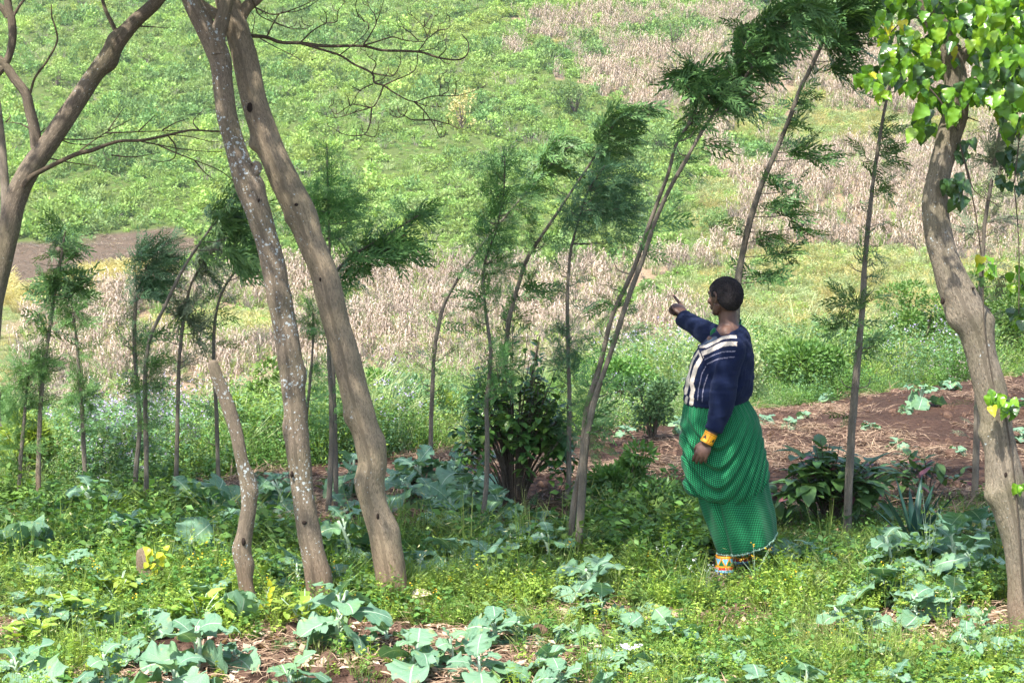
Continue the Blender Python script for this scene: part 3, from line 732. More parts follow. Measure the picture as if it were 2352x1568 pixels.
# --- smoother trunk
b2 = G(905, 1385); Y2 = b2[1]
t2 = [(912, 1420, 40), (903, 1360, 38), (893, 1290, 38), (880, 1220, 37), (860, 1160, 34), (850, 1110, 37), (856, 1060, 36), (845, 1010, 35), (828, 950, 35), (808, 880, 34), (790, 800, 33), (772, 740, 33), (756, 670, 34), (742, 620, 33), (712, 550, 34), (690, 490, 37), (655, 420, 36), (625, 350, 33), (602, 290, 32), (583, 230, 31), (570, 170, 31), (556, 110, 30), (541, 60, 29), (527, 20, 29), (517, -30, 27), (505, -120, 20), (490, -220, 14)]
t2b = [(545, 50, 18), (566, 18, 15), (596, -8, 13), (640, -60, 10), (720, -150, 7)]
t2c = [(527, 62, 15, -.03), (497, 35, 13, -.03), (462, 8, 10), (420, -30, 9), (380, -60, 7)]
T2B = {
 'a': ([(500,228),(600,245),(700,255),(800,290),(930,295),(1100,315),(1350,315),(1500,345),(1740,355),(1880,395),(2010,410),(2075,370),(2080,290),(2035,235)], 5, 1.1),
 'b': ([(930,295),(1080,340),(1205,380),(1300,440),(1420,500),(1440,565),(1500,585),(1600,650),(1710,695),(1830,660),(2000,655),(2100,630),(2210,580)], 3.1, .7)}
T2T = [[(1365,310),(1440,290),(1560,255),(1640,275),(1740,285),(1800,270),(1770,180),(1700,110)],[(1205,375),(1290,310),(1370,240),(1400,200)],
 [(1365,305),(1410,240),(1450,160),(1440,100),(1400,40),(1390,-30)],[(1450,160),(1480,80),(1510,-20)],[(940,285),(1020,210),(1110,160),(1180,150),(1190,80),(1240,10)],[(1110,160),(1110,100),(1085,60)],
 [(705,250),(750,160),(800,90),(900,80),(1000,40),(1080,-20)],[(660,265),(760,320),(870,375),(955,425)],[(1500,585),(1590,545),(1700,495),(1730,440),(1735,390)],
 [(1500,590),(1470,670),(1420,735),(1290,715),(1180,780),(1130,730)],[(1420,735),(1300,770),(1180,805),(1070,790)],[(1421,735),(1410,840),(1380,910),(1320,930),(1220,915),(1150,870)],[(1370,920),(1440,935),(1470,870)],
 [(1430,575),(1340,620),(1280,720),(1240,790)],[(1710,695),(1780,760),(1850,860),(1890,940),(1905,870)],[(1710,695),(1800,725),(1900,735)],[(1830,820),(1700,820),(1650,795),(1600,805),(1570,765)],[(1830,820),(1950,850),(2020,880),(2040,830)],
 [(1425,500),(1500,515),(1570,515),(1620,420),(1590,380)],[(1425,495),(1450,430),(1400,390),(1380,350)],[(590,-30),(610,10),(650,100),(720,140),(850,190),(960,200),(1000,180)],[(620,50),(750,100),(900,60),(1010,10),(1100,-20)],
 [(1885,655),(1890,580),(1885,510)],[(1900,650),(1945,620),(1940,570)],[(1740,350),(1790,280),(1820,200),(1850,110)],[(1740,350),(1850,330),(1880,290)],[(1880,390),(1930,330),(1910,250)],[(1780,185),(1830,100)],
 [(1740,280),(1690,230),(1640,190),(1620,150)],[(1870,210),(1950,190),(1950,110)],[(1810,260),(1870,210),(1880,165)],[(1880,395),(1920,430),(1945,440)],[(1270,720),(1260,670),(1240,640)],[(1300,770),(1340,740)],[(1990,655),(1998,600),(1996,560)],[(1780,830),(1775,780),(1785,730)],
 [(1010,410),(1050,395)],[(1440,560),(1500,540),(1540,480)],[(1345,620),(1300,600),(1270,580)],[(1640,795),(1660,760),(1665,735)],[(1950,850),(1940,800)],[(850,190),(800,170),(760,150),(700,100)],[(1330,110),(1310,40),(1330,-20)],[(1370,150),(1330,90)],[(1400,200),(1395,160),(1340,120)]]
def rgt(pts, w0, w1, Y, d=0): return (cropD(pts, 400, 0, 2.8, w0, w1, 0, d), Y)
rb = np.random.default_rng(5)
twigs = [rgt(p_, 1.9 if len(p_) > 4 else 1.45, .6, Y2 - .02, rb.uniform(-.3, .1)) for p_ in T2T]
# small upturned ends
ext = []
for p_ in T2T:
    for e in p_[2:]:
        for q in range(2):
            if rb.random() < .55:
                L = rb.uniform(30, 75); a = rb.uniform(-1, 1)
                ext.append(rgt([e, (e[0] + a * L * .7, e[1] - L * .25), (e[0] + a * L * .95, e[1] - L)], .95, .5, Y2 - .1))
big_tree('leaning_tree', 'tall tree with a smooth brown trunk and long bare side branches over the green hill', b2,
  [(t2, Y2, .06, [(.29, 5.2, .022, .06), (.245, 1.6, .015, .05), (.57, 4.9, .012, .035), (.68, 4.7, .03, .035), (.12, 1.2, .012, .05), (.84, .2, .012, .05)]), (t2b, Y2, .05, ()), (t2c, Y2, .05, ())],
  [[rgt(*T2B['a'], Y2), rgt(*T2B['b'], Y2)], twigs + ext,
   [(cropD([(600, 245), (620, 120), (560, 60), (540, 90)], 400, 0, 2.8, 1.1, .6), Y2)]],
  [(P(480, -620, 9.3), (1.5, 1.2, .7), 3600, 3, P(490, -220, Y2)), (P(1000, -560, 10.6), (1.7, 1.5, .7), 4600, 4, P(720, -150, Y2))], 'bark_smooth')
# dark knot holes and branch stubs are parts of the trunk
simple('knot_dark', (.028, .02, .016), .9, .1)
def knot(parent, x, y, Y, w, h, base, rr):
    bm = bmesh.new(); bmesh.ops.create_uvsphere(bm, u_segments=14, v_segments=8, radius=1)
    r = np.random.default_rng(int(x)); c = P(x, y, Y) - (0, rr * .90, 0); w *= .8; h *= .85
    for v in bm.verts:
        v.co = Vector((v.co.x * w * (1 + .3 * (r.random() - .5)), v.co.y * .012, v.co.z * h * (1 + .3 * (r.random() - .5)))) + Vector(tuple(c - base))
    me = bpy.data.meshes.new('knot'); bm.to_mesh(me); bm.free(); mesh_obj('knot', me, MATS['knot_dark'], parent)
tr2 = bpy.data.objects['leaning_tree.001']; tr1 = bpy.data.objects['leaning_tree']
knot(tr2, 578, 248, Y2, .020, .030, b2, .068); knot(tr2, 870, 1180, Y2, .010, .020, b2, .079); knot(tr1, 702, 1195, Y1, .016, .012, b1, .06); knot(tr1, 673, 1085, Y1, .010, .020, b1, .062)
knot(tr2, 684, 470, Y2, .017, .012, b2, .075); knot(tr2, 738, 640, Y2, .006, .012, b2, .07); knot(tr1, 598, 460, Y1, .008, .01, b1, .064)
# --- cut trunk, pollarded
b0 = G(575, 1408); Y0 = b0[1]
t0 = [(x, y, w * .86) for (x, y, w) in [(582, 1430, 27), (574, 1395, 24), (562, 1330, 21), (556, 1270, 23), (564, 1210, 21), (572, 1160, 21), (570, 1110, 22), (556, 1060, 17), (545, 1000, 18), (530, 950, 19), (512, 900, 18), (497, 862, 17), (487, 828, 13)]]
t0[-1] = (488, 830, 11.5)
big_tree('cut_trunk', 'short slim pale trunk sawn off at head height, left of the two tall trunks', b0, [(t0, Y0, .09, [(.22, 2.2, .02, .05), (.28, 4.5, .015, .05), (.5, 1, .01, .04)])], [], None, 'bark_spotted', None)['category'] = 'tree stump'
bpy.data.objects['cut_trunk'].children[0].name = 'trunk'
knot(bpy.data.objects['cut_trunk'], 562, 1240, Y0, .012, .024, b0, .045)
# --- left leaning tree
def lft(pts, w0, w1, Y, d0=0, d1=0): return (cropD(pts, 0, 0, 2.8, w0, w1, d0, d1), Y)
b3 = G(-110, 1330); Y3 = b3[1]
t3 = [(-112, 1360, 40), (-100, 1250, 36), (-75, 1050, 31), (-45, 850, 28), (-15, 680, 26), (12, 560, 26), (36, 460, 26), (66, 395, 25), (112, 328, 23.5), (156, 262, 23), (198, 200, 21), (224, 163, 21), (246, 138, 23), (264, 108, 20), (284, 80, 18), (312, 48, 17), (345, 18, 16), (370, -10, 15), (420, -70, 13), (500, -160, 9)]
f3 = lft([(250,1010),(235,880),(200,740),(175,640),(100,540),(20,430),(-60,380)], 14, 9.5, Y3)[0]
g3 = [(-10, 175, 9), (16, 140, 8.5), (28, 95, 9), (27, 50, 9.5), (20, 20, 9), (14, -30, 8), (0, -90, 6)]
big_tree('leaning_tree', 'thick dark tree leaning right from the left edge of the picture', b3,
  [(t3, Y3, .06, [(.80, 5.0, .018, .05), (.77, 1.4, .012, .05)]), (f3, Y3, .06, ()), (g3, Y3, .06, ()), ([(18, 40, 7), (4, 18, 7), (-12, 6, 6)], Y3, .04, ()), ([(28, 42, 4), (44, 15, 3.2), (62, -8, 3)], Y3, .04, ()),
   (lft([(800, 235), (770, 170), (735, 100), (715, 50), (695, -20)], 6, 4, Y3)[0], Y3, .06, ())],
  [[lft([(150,1280),(210,1210),(290,1165),(400,1110),(520,1055),(620,1030),(700,1000),(820,965),(960,960),(1100,935),(1250,900),(1330,890),(1480,900),(1560,900)], 6.5, 1.5, Y3, -.12, -.1)],
   [lft(p_, 1.9, .6, Y3, 0, .12) for p_ in [[(400,945),(480,980),(600,990),(700,985)],[(415,950),(560,955),(700,935),(800,900)],[(520,1055),(600,990),(720,910),(850,840),(900,815)],[(720,910),(860,905),(1000,900),(1180,895),(1500,893)],[(960,965),(1080,990),(1250,1020),(1400,1035),(1520,1038)],
    [(1080,990),(1200,1045),(1330,1095),(1500,1165),(1600,1240),(1680,1290)],[(820,965),(1000,960),(1150,925),(1300,935),(1420,965),(1500,970)],[(330,1080),(470,1110),(620,1130),(700,1140)],[(1150,930),(1200,1000),(1190,1080),(1100,1105),(990,1080)],[(1360,890),(1320,830),(1390,750)],[(950,895),(1060,790)],[(740,890),(850,730)],[(195,875),(130,845),(40,835)],
    [(760,1060),(900,1075),(1000,1060),(1110,1040)],[(1110,890),(1200,840),(1290,810)],[(1330,1095),(1400,1180),(1480,1240)],[(270,910),(320,870)],[(40,835),(70,800),(60,770)]]],
   [lft([(960,180),(1050,185),(1150,195)], 1.9, .6, Y3)],
   [lft([(205,640),(240,530),(320,420),(390,285),(375,180),(355,120),(350,30)], 3, 1.3, Y3)] ],
  [(P(560, -700, 8.9), (1.6, 1.0, .6), 3200, 6, P(500, -160, Y3)), (P(-120, -600, 10.4), (1.5, 1.6, .8), 3800, 7, P(0, -90, Y3))], 'bark_dark')
# pale trunk at the far left edge
b4 = G(-40, 1240); Y4 = b4[1]
big_tree('slim_tree', 'pale slim trunk with white lichen just inside the left edge', b4, [([(-40, 1270, 15), (-30, 1000, 13), (-10, 760, 12), (4, 600, 12), (12, 500, 12), (12, 440, 11), (8, 380, 10), (2, 310, 9), (-6, 240, 8), (-16, 150, 6), (-20, 60, 5), (-26, -60, 3)], Y4, .05, ())], [], None, 'bark_pale', None)
# --- right tree
b5 = G(2362, 1478); Y5 = b5[1]
t5 = [(2366, 1510, 46), (2358, 1440, 40), (2348, 1340, 36), (2338, 1250, 35), (2322, 1170, 42), (2306, 1090, 42), (2296, 1030, 37), (2288, 960, 36), (2274, 890, 36), (2256, 820, 36), (2240, 760, 40), (2212, 700, 42), (2190, 655, 38), (2172, 600, 35), (2158, 545, 33), (2150, 490, 31), (2152, 430, 29), (2164, 370, 28), (2180, 310, 29), (2194, 260, 29), (2196, 200, 27), (2186, 140, 26), (2165, 80, 26), (2140, 30, 24), (2122, -30, 22), (2100, -120, 18), (2060, -220, 13)]
tr5 = big_tree('leaning_tree', 'tall crooked tree at the right edge with bright climbing leaves round its top', b5,
  [(t5, Y5, .08, [(.22, 5.0, .03, .05), (.44, 1.4, .02, .04), (.46, 5, .02, .06), (.30, 4.6, .02, .05)]), ([(2190, 170, 12), (2230, 100, 10), (2262, 20, 9), (2290, -80, 8), (2330, -200, 6)], Y5, .05, ()), ([(2230, 745, 20), (2252, 728, 16), (2262, 705, 13)], Y5, .1, ())],
  [[([(2196, 290, 4), (2206, 330, 2.2), (2225, 400, 1.6), (2240, 440, 1.2), (2290, 470, 1)], Y5)], [([(2195, 270, 5), (2215, 268, 2), (2250, 280, 1)], Y5)]],
  [(P(1900, -660, 9.6), (1.8, 1.5, .7), 5200, 8, P(2060, -220, Y5)), (P(2500, -600, 11.2), (1.7, 2.0, .7), 4800, 9, P(2330, -200, Y5)), (P(1500, -560, 11.5), (1.5, 1.6, .6), 4200, 10, P(2060, -220, Y5))], 'bark_big')
knot(tr5, 2160, 690, Y5, .012, .02, b5, .05); knot(tr5, 2228, 660, Y5, .008, .007, b5, .07); knot(tr5, 2300, 1085, Y5, .012, .02, b5, .08)

# ============================================================ BROAD LEAF (heart, lobed or kale) as a small grid
def leaf_grid(L, W, profile, ruffle=.0, fold=.2, droop=.5, twist=.0, seed=0, nu=7, nv=9, lobes=0.0):
    """one leaf lying along +Y from the origin, up +Z; profile(t)->half width 0..1. returns V (nv*nu,3), faces, uv"""
    r = np.random.default_rng(seed)
    t = np.linspace(0, 1, nv); s = np.linspace(-1, 1, nu)
    w_ = profile(t) * W / 2
    ph = r.uniform(0, 6.28, 4)
    ang = np.cumsum(np.full(nv, droop / nv)) ; yy = np.cumsum(np.cos(ang)) * L / nv; zc = -np.cumsum(np.sin(ang)) * L / nv
    V = np.zeros((nv, nu, 3)); UV = np.zeros((nv, nu, 2))
    for i in range(nv):
        lob = 1 + lobes * (np.sin(t[i] * 30 + ph[0]) * .9 + r.normal(0, .45)) * (.35 + .65 * np.sin(np.pi * min(1, t[i] * 1.1)))
        for j in range(nu):
            a = s[j]; x = a * w_[i] * (lob if abs(a) > .6 else 1)
            z = zc[i] + fold * abs(a) * w_[i] + ruffle * W * abs(a) ** 2 * math.sin(t[i] * 17 + ph[1] + (2 if a > 0 else 0)) + ruffle * W * .4 * abs(a) * math.sin(t[i] * 31 + ph[2])
            V[i, j] = (x + twist * t[i] ** 2 * L, yy[i] - abs(a) * w_[i] * .12, z); UV[i, j] = (a * .5 + .5, t[i])
    ii = (np.arange(nv - 1)[:, None] * nu + np.arange(nu - 1)[None])
    f = np.stack([ii, ii + 1, ii + nu + 1, ii + nu], -1).reshape(-1, 4)
    return V.reshape(-1, 3), f, UV.reshape(-1, 2)
def heart(t):
    t = np.clip(t, 0, 1)
    return np.where(t < .28, np.sqrt(np.clip(1 - ((.28 - t) / .30) ** 2, 0, 1)), np.clip(1 - ((t - .28) / .72) ** 1.35, 0, 1)) + .01
def oval(t): return np.sin(np.pi * np.clip(t, 0, 1) ** .75) ** .7
def kalep(t):
    t = np.clip(t, 0, 1)
    return np.where(t < .16, .16 + .9 * (t / .16) ** 2 * .45, .56 + .44 * np.sin((t - .16) / .84 * np.pi * .62 + .25)) * np.sqrt(np.clip(1 - (np.clip(t - .70, 0, 1) / .33) ** 2, .02, 1))
def orient(V, base, d, up, roll=0.):
    """carry a leaf built along +Y/+Z to direction d with up vector"""
    d = np.array(d, float); d /= np.linalg.norm(d); x = np.cross(d, up); x /= max(np.linalg.norm(x), 1e-6); z = np.cross(x, d)
    if roll: x, z = x * math.cos(roll) + z * math.sin(roll), z * math.cos(roll) - x * math.sin(roll)
    return V @ np.array([x, d, z]) + np.array(base)
class Leaves:
    def __init__(s): s.V = []; s.F = []; s.UV = []; s.T = []; s.M = []; s.n = 0
    def add(s, V, f, uv, tint=.5, m=0):
        s.V.append(V); s.F.append(f + s.n); s.UV.append(uv); s.T.append(np.full(len(V), tint)); s.M.append(np.full(len(f), m)); s.n += len(V)
    def mesh(s, name): return raw_mesh(name, np.vstack(s.V), 4, np.vstack(s.F), uv=np.vstack(s.UV), tint=np.concatenate(s.T), matidx=np.concatenate(s.M), smooth=True)

# climbing leaves round the top of the right tree
rv = np.random.default_rng(31)
lv = Leaves(); vtb = Tubes()
vb = G(2330, 1470)
def vine_at(x, y, size, m, dY=None):
    Y = Y5 - rv.uniform(-.25, .45) if dY is None else Y5 + dY
    b_ = P(x, y, Y); k = rv.integers(0, 99)
    L = size * .95 * np.linalg.norm(b_ - (0, 0, CAMZ)) / F
    V, f, uv = leaf_grid(L, L * rv.uniform(.55, .85), heart, .08, rv.uniform(.1, .6), rv.uniform(.1, 1.3), lobes=.07, seed=int(k), nu=5, nv=10)
    d = np.array([rv.normal(0, .45), rv.normal(-.35, .35), -1 + rv.normal(0, .3)]); up = np.array([rv.normal(0, .4), -1 + rv.normal(0, .35), .9 + rv.normal(0, .4)])
    lv.add(orient(V, b_, d, up), f, uv, rv.random(), m)
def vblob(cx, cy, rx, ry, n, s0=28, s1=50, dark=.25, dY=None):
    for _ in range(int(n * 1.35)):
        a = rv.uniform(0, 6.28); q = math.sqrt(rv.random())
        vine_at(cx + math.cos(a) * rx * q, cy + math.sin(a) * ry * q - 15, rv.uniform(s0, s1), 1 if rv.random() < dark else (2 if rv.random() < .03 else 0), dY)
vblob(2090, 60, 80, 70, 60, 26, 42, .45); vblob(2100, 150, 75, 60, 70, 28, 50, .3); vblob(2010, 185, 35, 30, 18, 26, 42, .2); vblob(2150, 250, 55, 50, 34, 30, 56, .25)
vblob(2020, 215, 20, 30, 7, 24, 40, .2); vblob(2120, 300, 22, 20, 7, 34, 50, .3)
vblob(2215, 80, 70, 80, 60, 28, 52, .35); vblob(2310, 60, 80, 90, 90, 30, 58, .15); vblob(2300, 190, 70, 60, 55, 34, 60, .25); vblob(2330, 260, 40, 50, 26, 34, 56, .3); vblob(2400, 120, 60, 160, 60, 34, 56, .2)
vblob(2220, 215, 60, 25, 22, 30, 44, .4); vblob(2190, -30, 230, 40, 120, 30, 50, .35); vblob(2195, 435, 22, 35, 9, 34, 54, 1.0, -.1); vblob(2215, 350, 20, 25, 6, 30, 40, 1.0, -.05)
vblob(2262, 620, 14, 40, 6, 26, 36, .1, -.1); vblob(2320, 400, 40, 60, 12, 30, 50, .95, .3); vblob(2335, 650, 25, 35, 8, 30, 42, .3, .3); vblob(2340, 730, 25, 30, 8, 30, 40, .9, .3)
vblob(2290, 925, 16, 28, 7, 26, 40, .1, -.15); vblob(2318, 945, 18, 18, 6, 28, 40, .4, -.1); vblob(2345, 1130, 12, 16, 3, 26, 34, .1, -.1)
for pts in [[(2350, 1380, 2), (2335, 1150, 2), (2310, 960, 2), (2285, 900, 1.6)], [(2200, 300, 2.4), (2150, 220, 2), (2090, 170, 1.8), (2020, 185, 1.4)], [(2190, 120, 2.2), (2260, 90, 2), (2340, 40, 2), (2420, 20, 2)], [(2240, 170, 2), (2300, 200, 2), (2340, 280, 1.6), (2330, 420, 1.5)], [(2150, 60, 2), (2090, 40, 2), (2040, 80, 1.4)],
            [(2285, 900, 1.6), (2262, 760, 1.5), (2255, 600, 1.5), (2235, 460, 1.5), (2205, 330, 2)], [(2330, 430, 1.4), (2340, 560, 1.4), (2340, 720, 1.2)]]:
    w_, rr = poly_world(pts, Y5 - .09); vtb.add(w_, rr, 6, 6, .1)
vo = thing('climbing_vine', 'bright glossy heart-leaved creeper climbing the crooked tree at the right edge', 'vine', vb)
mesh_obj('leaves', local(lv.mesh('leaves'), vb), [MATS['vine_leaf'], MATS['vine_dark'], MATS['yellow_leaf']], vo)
mesh_obj('stem', local(vtb.mesh('stem'), vb), MATS['bark_grey'], vo)

# ============================================================ FEATHERY SAPLINGS
leafmat('feather_dark', (.045, .125, .035), (.16, .29, .085), None, transl=.2, objrand=.15, rough=.5, spec=.4)
leafmat('feather_green', (.065, .17, .05), (.16, .31, .09), None, transl=.25, objrand=.15, rough=.5)
leafmat('feather_blue', (.05, .14, .065), (.13, .25, .12), None, transl=.25, objrand=.15, rough=.5)
leafmat('feather_grey', (.10, .14, .08), (.21, .25, .15), None, transl=.2, objrand=.15, rough=.6)
leafmat('feather_young', (.14, .24, .04), (.26, .36, .07), None, transl=.35, objrand=.15, rough=.5)
def frond(o, d, L, r, wind, lw=.006, k=13, sub=2, pin=.30, ang=.75):
    """feathery leaf: narrow pinnae on both sides of a bending rib, all as kites"""
    out_c = []; out_d = []; out_n = []; out_L = []; out_W = []
    d = nrm(np.array(d, float)); o = np.array(o, float); side = nrm(np.cross(d, rdir(1, r)[0] * .6 + (0, -.8, .5)))
    for j in range(k):
        st = L / k; n_ = np.cross(side, d)
        out_c.append(o); out_d.append(d); out_n.append(n_); out_L.append(st * 1.15); out_W.append(lw * .8)
        o = o + d * st; d = nrm(d + wind * .07 + (0, 0, -.035)); side = nrm(side - d * side.dot(d))
        f = (j + 1) / k; pl = L * pin * (math.sin(min(1, .25 + f) * 2.3)) * r.uniform(.75, 1.15) + .006
        for sg in (-1, 1):
            dd = nrm(d * (1 - ang * .45) + side * sg * ang + rdir(1, r)[0] * .14 + wind * .1)
            out_c.append(o); out_d.append(dd); out_n.append(n_); out_L.append(pl); out_W.append(lw)
            for q in range(sub):
                g = (q + 1) / (sub + 1); e = o + dd * pl * g
                out_c.append(e); out_d.append(nrm(dd * .7 + d * .75 * (1 if q % 2 else -.35) + rdir(1, r)[0] * .15)); out_n.append(n_); out_L.append(pl * .5); out_W.append(lw * .9)
    return kites(np.array(out_c), np.array(out_d), np.array(out_n), np.array(out_L), np.array(out_W), wpos=.4)
FLIB = {}
_rf = np.random.default_rng(77)
for kd, (lw, k_, pin_, ang_) in {'f': (.027, 9, .30, .6), 'n': (.046, 9, .34, .5), 's': (.055, 6, .4, .6)}.items():
    FLIB[kd] = [frond((0, 0, 0), (0, 1, .0), 1.0, _rf, np.array([0, 0, _rf.uniform(-1.6, -.2)]), lw=lw, k=k_, sub=2, pin=pin_, ang=ang_) for q in range(14)]
def put_frond(kind, p, d, L, wind, r, wk=1.0):
    V = FLIB[kind][r.integers(0, 14)]; d = nrm(np.array(d, float)); up = nrm(-np.array(wind) - (0, 0, -.25) + rdir(1, r)[0] * .5)
    x = nrm(np.cross(d, up)); z = np.cross(x, d)
    return (V.reshape(-1, 3) * L @ np.array([x * wk, d, z]) + p).reshape(-1, 4, 3)
WIND = np.array([.75, .1, -.08])
def sapling(label, base_px, stems, puffs, mat='feather_green', stem_mat='bark_sapling', Y=None, seed=1, twigs=0, pot=None):
    """stems: lists of (x, y, half width px); puffs: (x, y, rx, ry, n, size px, wind, kind)"""
    r = np.random.default_rng(seed * 7 + 1)
    g = G(*base_px) if Y is None else None
    if g is None:
        q = P(base_px[0], base_px[1], Y); g = np.array([q[0], Y, H(q[0], Y)])
    Yb = g[1]
    o = thing('feathery_sapling', label, 'sapling', g, 0, 'row of thin feathery saplings along the plot')
    tb = Tubes(); sk = []
    for s_ in stems:
        w_, rr = poly_world(s_, Yb); c, _ = tb.add(w_, rr, 9, 6, .12, seed=seed, lumps=[(r.random(), r.uniform(0, 6), .004, .02) for _ in range(8)]); sk.append(c)
    allc = np.vstack(sk); side_tb = Tubes(); Vs = []
    kpx = np.linalg.norm(g - (0, 0, CAMZ)) / F
    for (x, y, rx, ry, n, size, wind, kind) in puffs:
        c0 = P(x, y, Yb); fine = kind == 'f'
        # nearest point of the stem: side twigs leave from there
        for t_ in range(max(1, n // 12)):
            e = c0 + np.array([r.uniform(-.8, .8) * rx, 0, r.uniform(-.8, .8) * ry]) * kpx; e[1] += r.normal(0, .4) * rx * kpx
            dd = np.linalg.norm(allc - e, axis=1) + np.maximum(0, allc[:, 2] - e[2] + .02) * 1.5
            s0 = allc[int(np.argmin(dd))]
            if np.linalg.norm(s0 - e) > .02: side_tb.add([s0 + (0, 0, 0), (s0 + e) / 2 + (0, 0, -.01), e], [.0035, .0026, .0015], 4, 3, cap=False)
        for i in range(int(n * (.95 if fine else .50))):
            a = r.uniform(0, 6.28); q = math.sqrt(r.random()) * .92
            off = np.array([math.cos(a) * rx * q, r.normal(0, .35) * rx, math.sin(a) * ry * q]) * kpx
            p0 = c0 + off; dirn = nrm(off / (np.linalg.norm(off) + 1e-6) * .9 + rdir(1, r)[0] * .7 + (0, 0, .25) + WIND * wind)
            L = size * r.uniform(.5, 1.3 if fine else 1.75) * kpx
            p0 = p0 - dirn * L * .5
            Vs.append(put_frond('f' if fine else 'n', p0, dirn, L, WIND * wind, r))
    for sp_c in sk:
        for i in range(30 if mat != 'feather_dark' else 16):
            s0 = sp_c[r.integers(int(len(sp_c) * .22), len(sp_c))]; a = r.choice([-1, 1]); dv = np.array([a * .8, r.normal(0, .5), r.uniform(-.1, .7)])
            for q in range(2): Vs.append(put_frond('f' if mat != 'feather_dark' else 's', s0 + rdir(1, r)[0] * .01, dv + rdir(1, r)[0] * .5 + WIND * .3, r.uniform(.06, .20), WIND * .4, r))
    if twigs:   # short bare spurs along the stem
        for i in range(twigs):
            s0 = allc[r.integers(int(len(allc) * .12), len(allc))]; a = r.choice([-1, 1])
            L = r.uniform(.03, .1)
            side_tb.add([s0, s0 + (a * L * .7, r.normal(0, .02), L * .25), s0 + (a * L, r.normal(0, .03), L * .8)], [.004, .003, .0012], 4, 3, cap=False)
            if r.random() < .6: Vs.append(put_frond('s', s0 + (a * L * .7, 0, L * .3), (a * .8, r.normal(0, .3), .5), r.uniform(.06, .13), WIND * .4, r))
    tb.V += side_tb.V; tb.UV += side_tb.UV; tb.F += [f_ + tb.n for f_ in side_tb.F]; tb.n += side_tb.n
    mesh_obj('stem', local(tb.mesh('stem'), g), MATS[stem_mat], o)
    if Vs:
        V = np.concatenate(Vs)
        mesh_obj('foliage', local(raw_mesh('foliage', V, 4, tint=np.repeat(np.clip(r.normal(.5, .3, len(V)), 0, 1), 4)), g), MATS[mat], o)
    return o
def ln(pts, w0, w1):
    k = len(pts); return [(x, y, w0 + (w1 - w0) * i / (k - 1)) for i, (x, y) in enumerate(pts)]
# ============================================================ THE ROW OF SAPLINGS (left to right)
sapling('short sapling with a rounded green top at the far left of the row', (42, 1168), [ln([(42, 1175), (48, 1050), (58, 940), (66, 840), (70, 800)], 5, 2)],
  [(62, 850, 50, 45, 75, 52, .2, 'f'), (45, 920, 39, 48, 37, 50, .1, 'f'), (100, 830, 33, 33, 32, 42, .2, 'f'), (30, 1020, 33, 72, 27, 50, .1, 'f')], 'feather_green', seed=1)
sapling('tall sapling with dark tiered foliage rising beside the short rounded one at far left', (92, 1168), [ln([(92, 1180), (88, 1080), (92, 960), (100, 850), (112, 770), (122, 700), (132, 640), (142, 580), (150, 530)], 6.5, 1.8)],
  [(140, 560, 34, 30, 36, 52, .4, 'n'), (135, 625, 52, 32, 60, 58, .3, 'n'), (175, 660, 30, 26, 26, 50, .5, 'n'), (115, 690, 40, 26, 30, 55, .2, 'n'), (110, 760, 30, 30, 14, 45, .2, 'n'), (98, 880, 39, 72, 37, 48, .1, 'f')], 'feather_dark', 'bark_pale', seed=2)
sapling('thin dark sapling with two separate green tufts, third from the left', (196, 1132), [ln([(198, 1140), (192, 1020), (188, 940), (182, 860), (176, 780), (168, 720)], 6, 2.5)],
  [(168, 700, 44, 48, 100, 50, .3, 'f'), (192, 905, 37, 40, 75, 50, .2, 'f'), (178, 800, 24, 60, 22, 40, .1, 'f'), (196, 960, 28, 24, 20, 42, .1, 'f')], 'feather_green', seed=3)
sapling('upright sapling with a dense dark green plume blowing right over its bare stem', (311, 1148), [ln([(308, 1155), (314, 1060), (321, 980), (316, 900), (310, 820), (309, 740), (314, 670)], 6, 4)],
  [(350, 615, 55, 62, 187, 62, .8, 'f'), (345, 660, 39, 28, 50, 52, .6, 'f'), (385, 570, 26, 31, 30, 50, .7, 'f'), (315, 800, 28, 48, 45, 42, .2, 'f'), (318, 890, 26, 48, 37, 42, .2, 'f'), (310, 700, 15, 48, 20, 34, .1, 'f')], 'feather_blue', seed=4)
sapling('long sapling curving right up behind the spotted trunk, dark feathery crown', (336, 1182), [ln([(336, 1190), (336, 1060), (334, 940), (334, 850), (345, 775), (378, 705), (420, 620), (462, 555), (505, 495), (545, 440)], 6, 2)],
  [(520, 500, 50, 42, 70, 66, .7, 'n'), (545, 570, 40, 45, 55, 62, .8, 'n'), (560, 450, 30, 26, 26, 52, .7, 'n'), (490, 480, 26, 20, 22, 46, .5, 'n'), (345, 880, 37, 60, 50, 48, .2, 'f'), (345, 960, 28, 28, 27, 42, .1, 'f'), (365, 830, 28, 36, 25, 46, .3, 'f')], 'feather_dark', seed=5)
sapling('thin grey sapling with drooping greyish fronds halfway up, sixth from the left', (405, 1148), [ln([(404, 1155), (406, 1050), (408, 950), (410, 860), (416, 780), (426, 710), (440, 650), (470, 600), (500, 560)], 6, 1.8)],
  [(436, 690, 28, 34, 34, 46, -.1, 'n'), (415, 715, 26, 20, 18, 45, -.2, 'n'), (452, 770, 26, 30, 22, 50, .5, 'n'), (440, 740, 30, 26, 22, 50, .4, 'n'), (470, 600, 34, 32, 32, 52, .5, 'n'), (500, 560, 30, 26, 26, 50, .6, 'n')], 'feather_grey', seed=6, twigs=8)
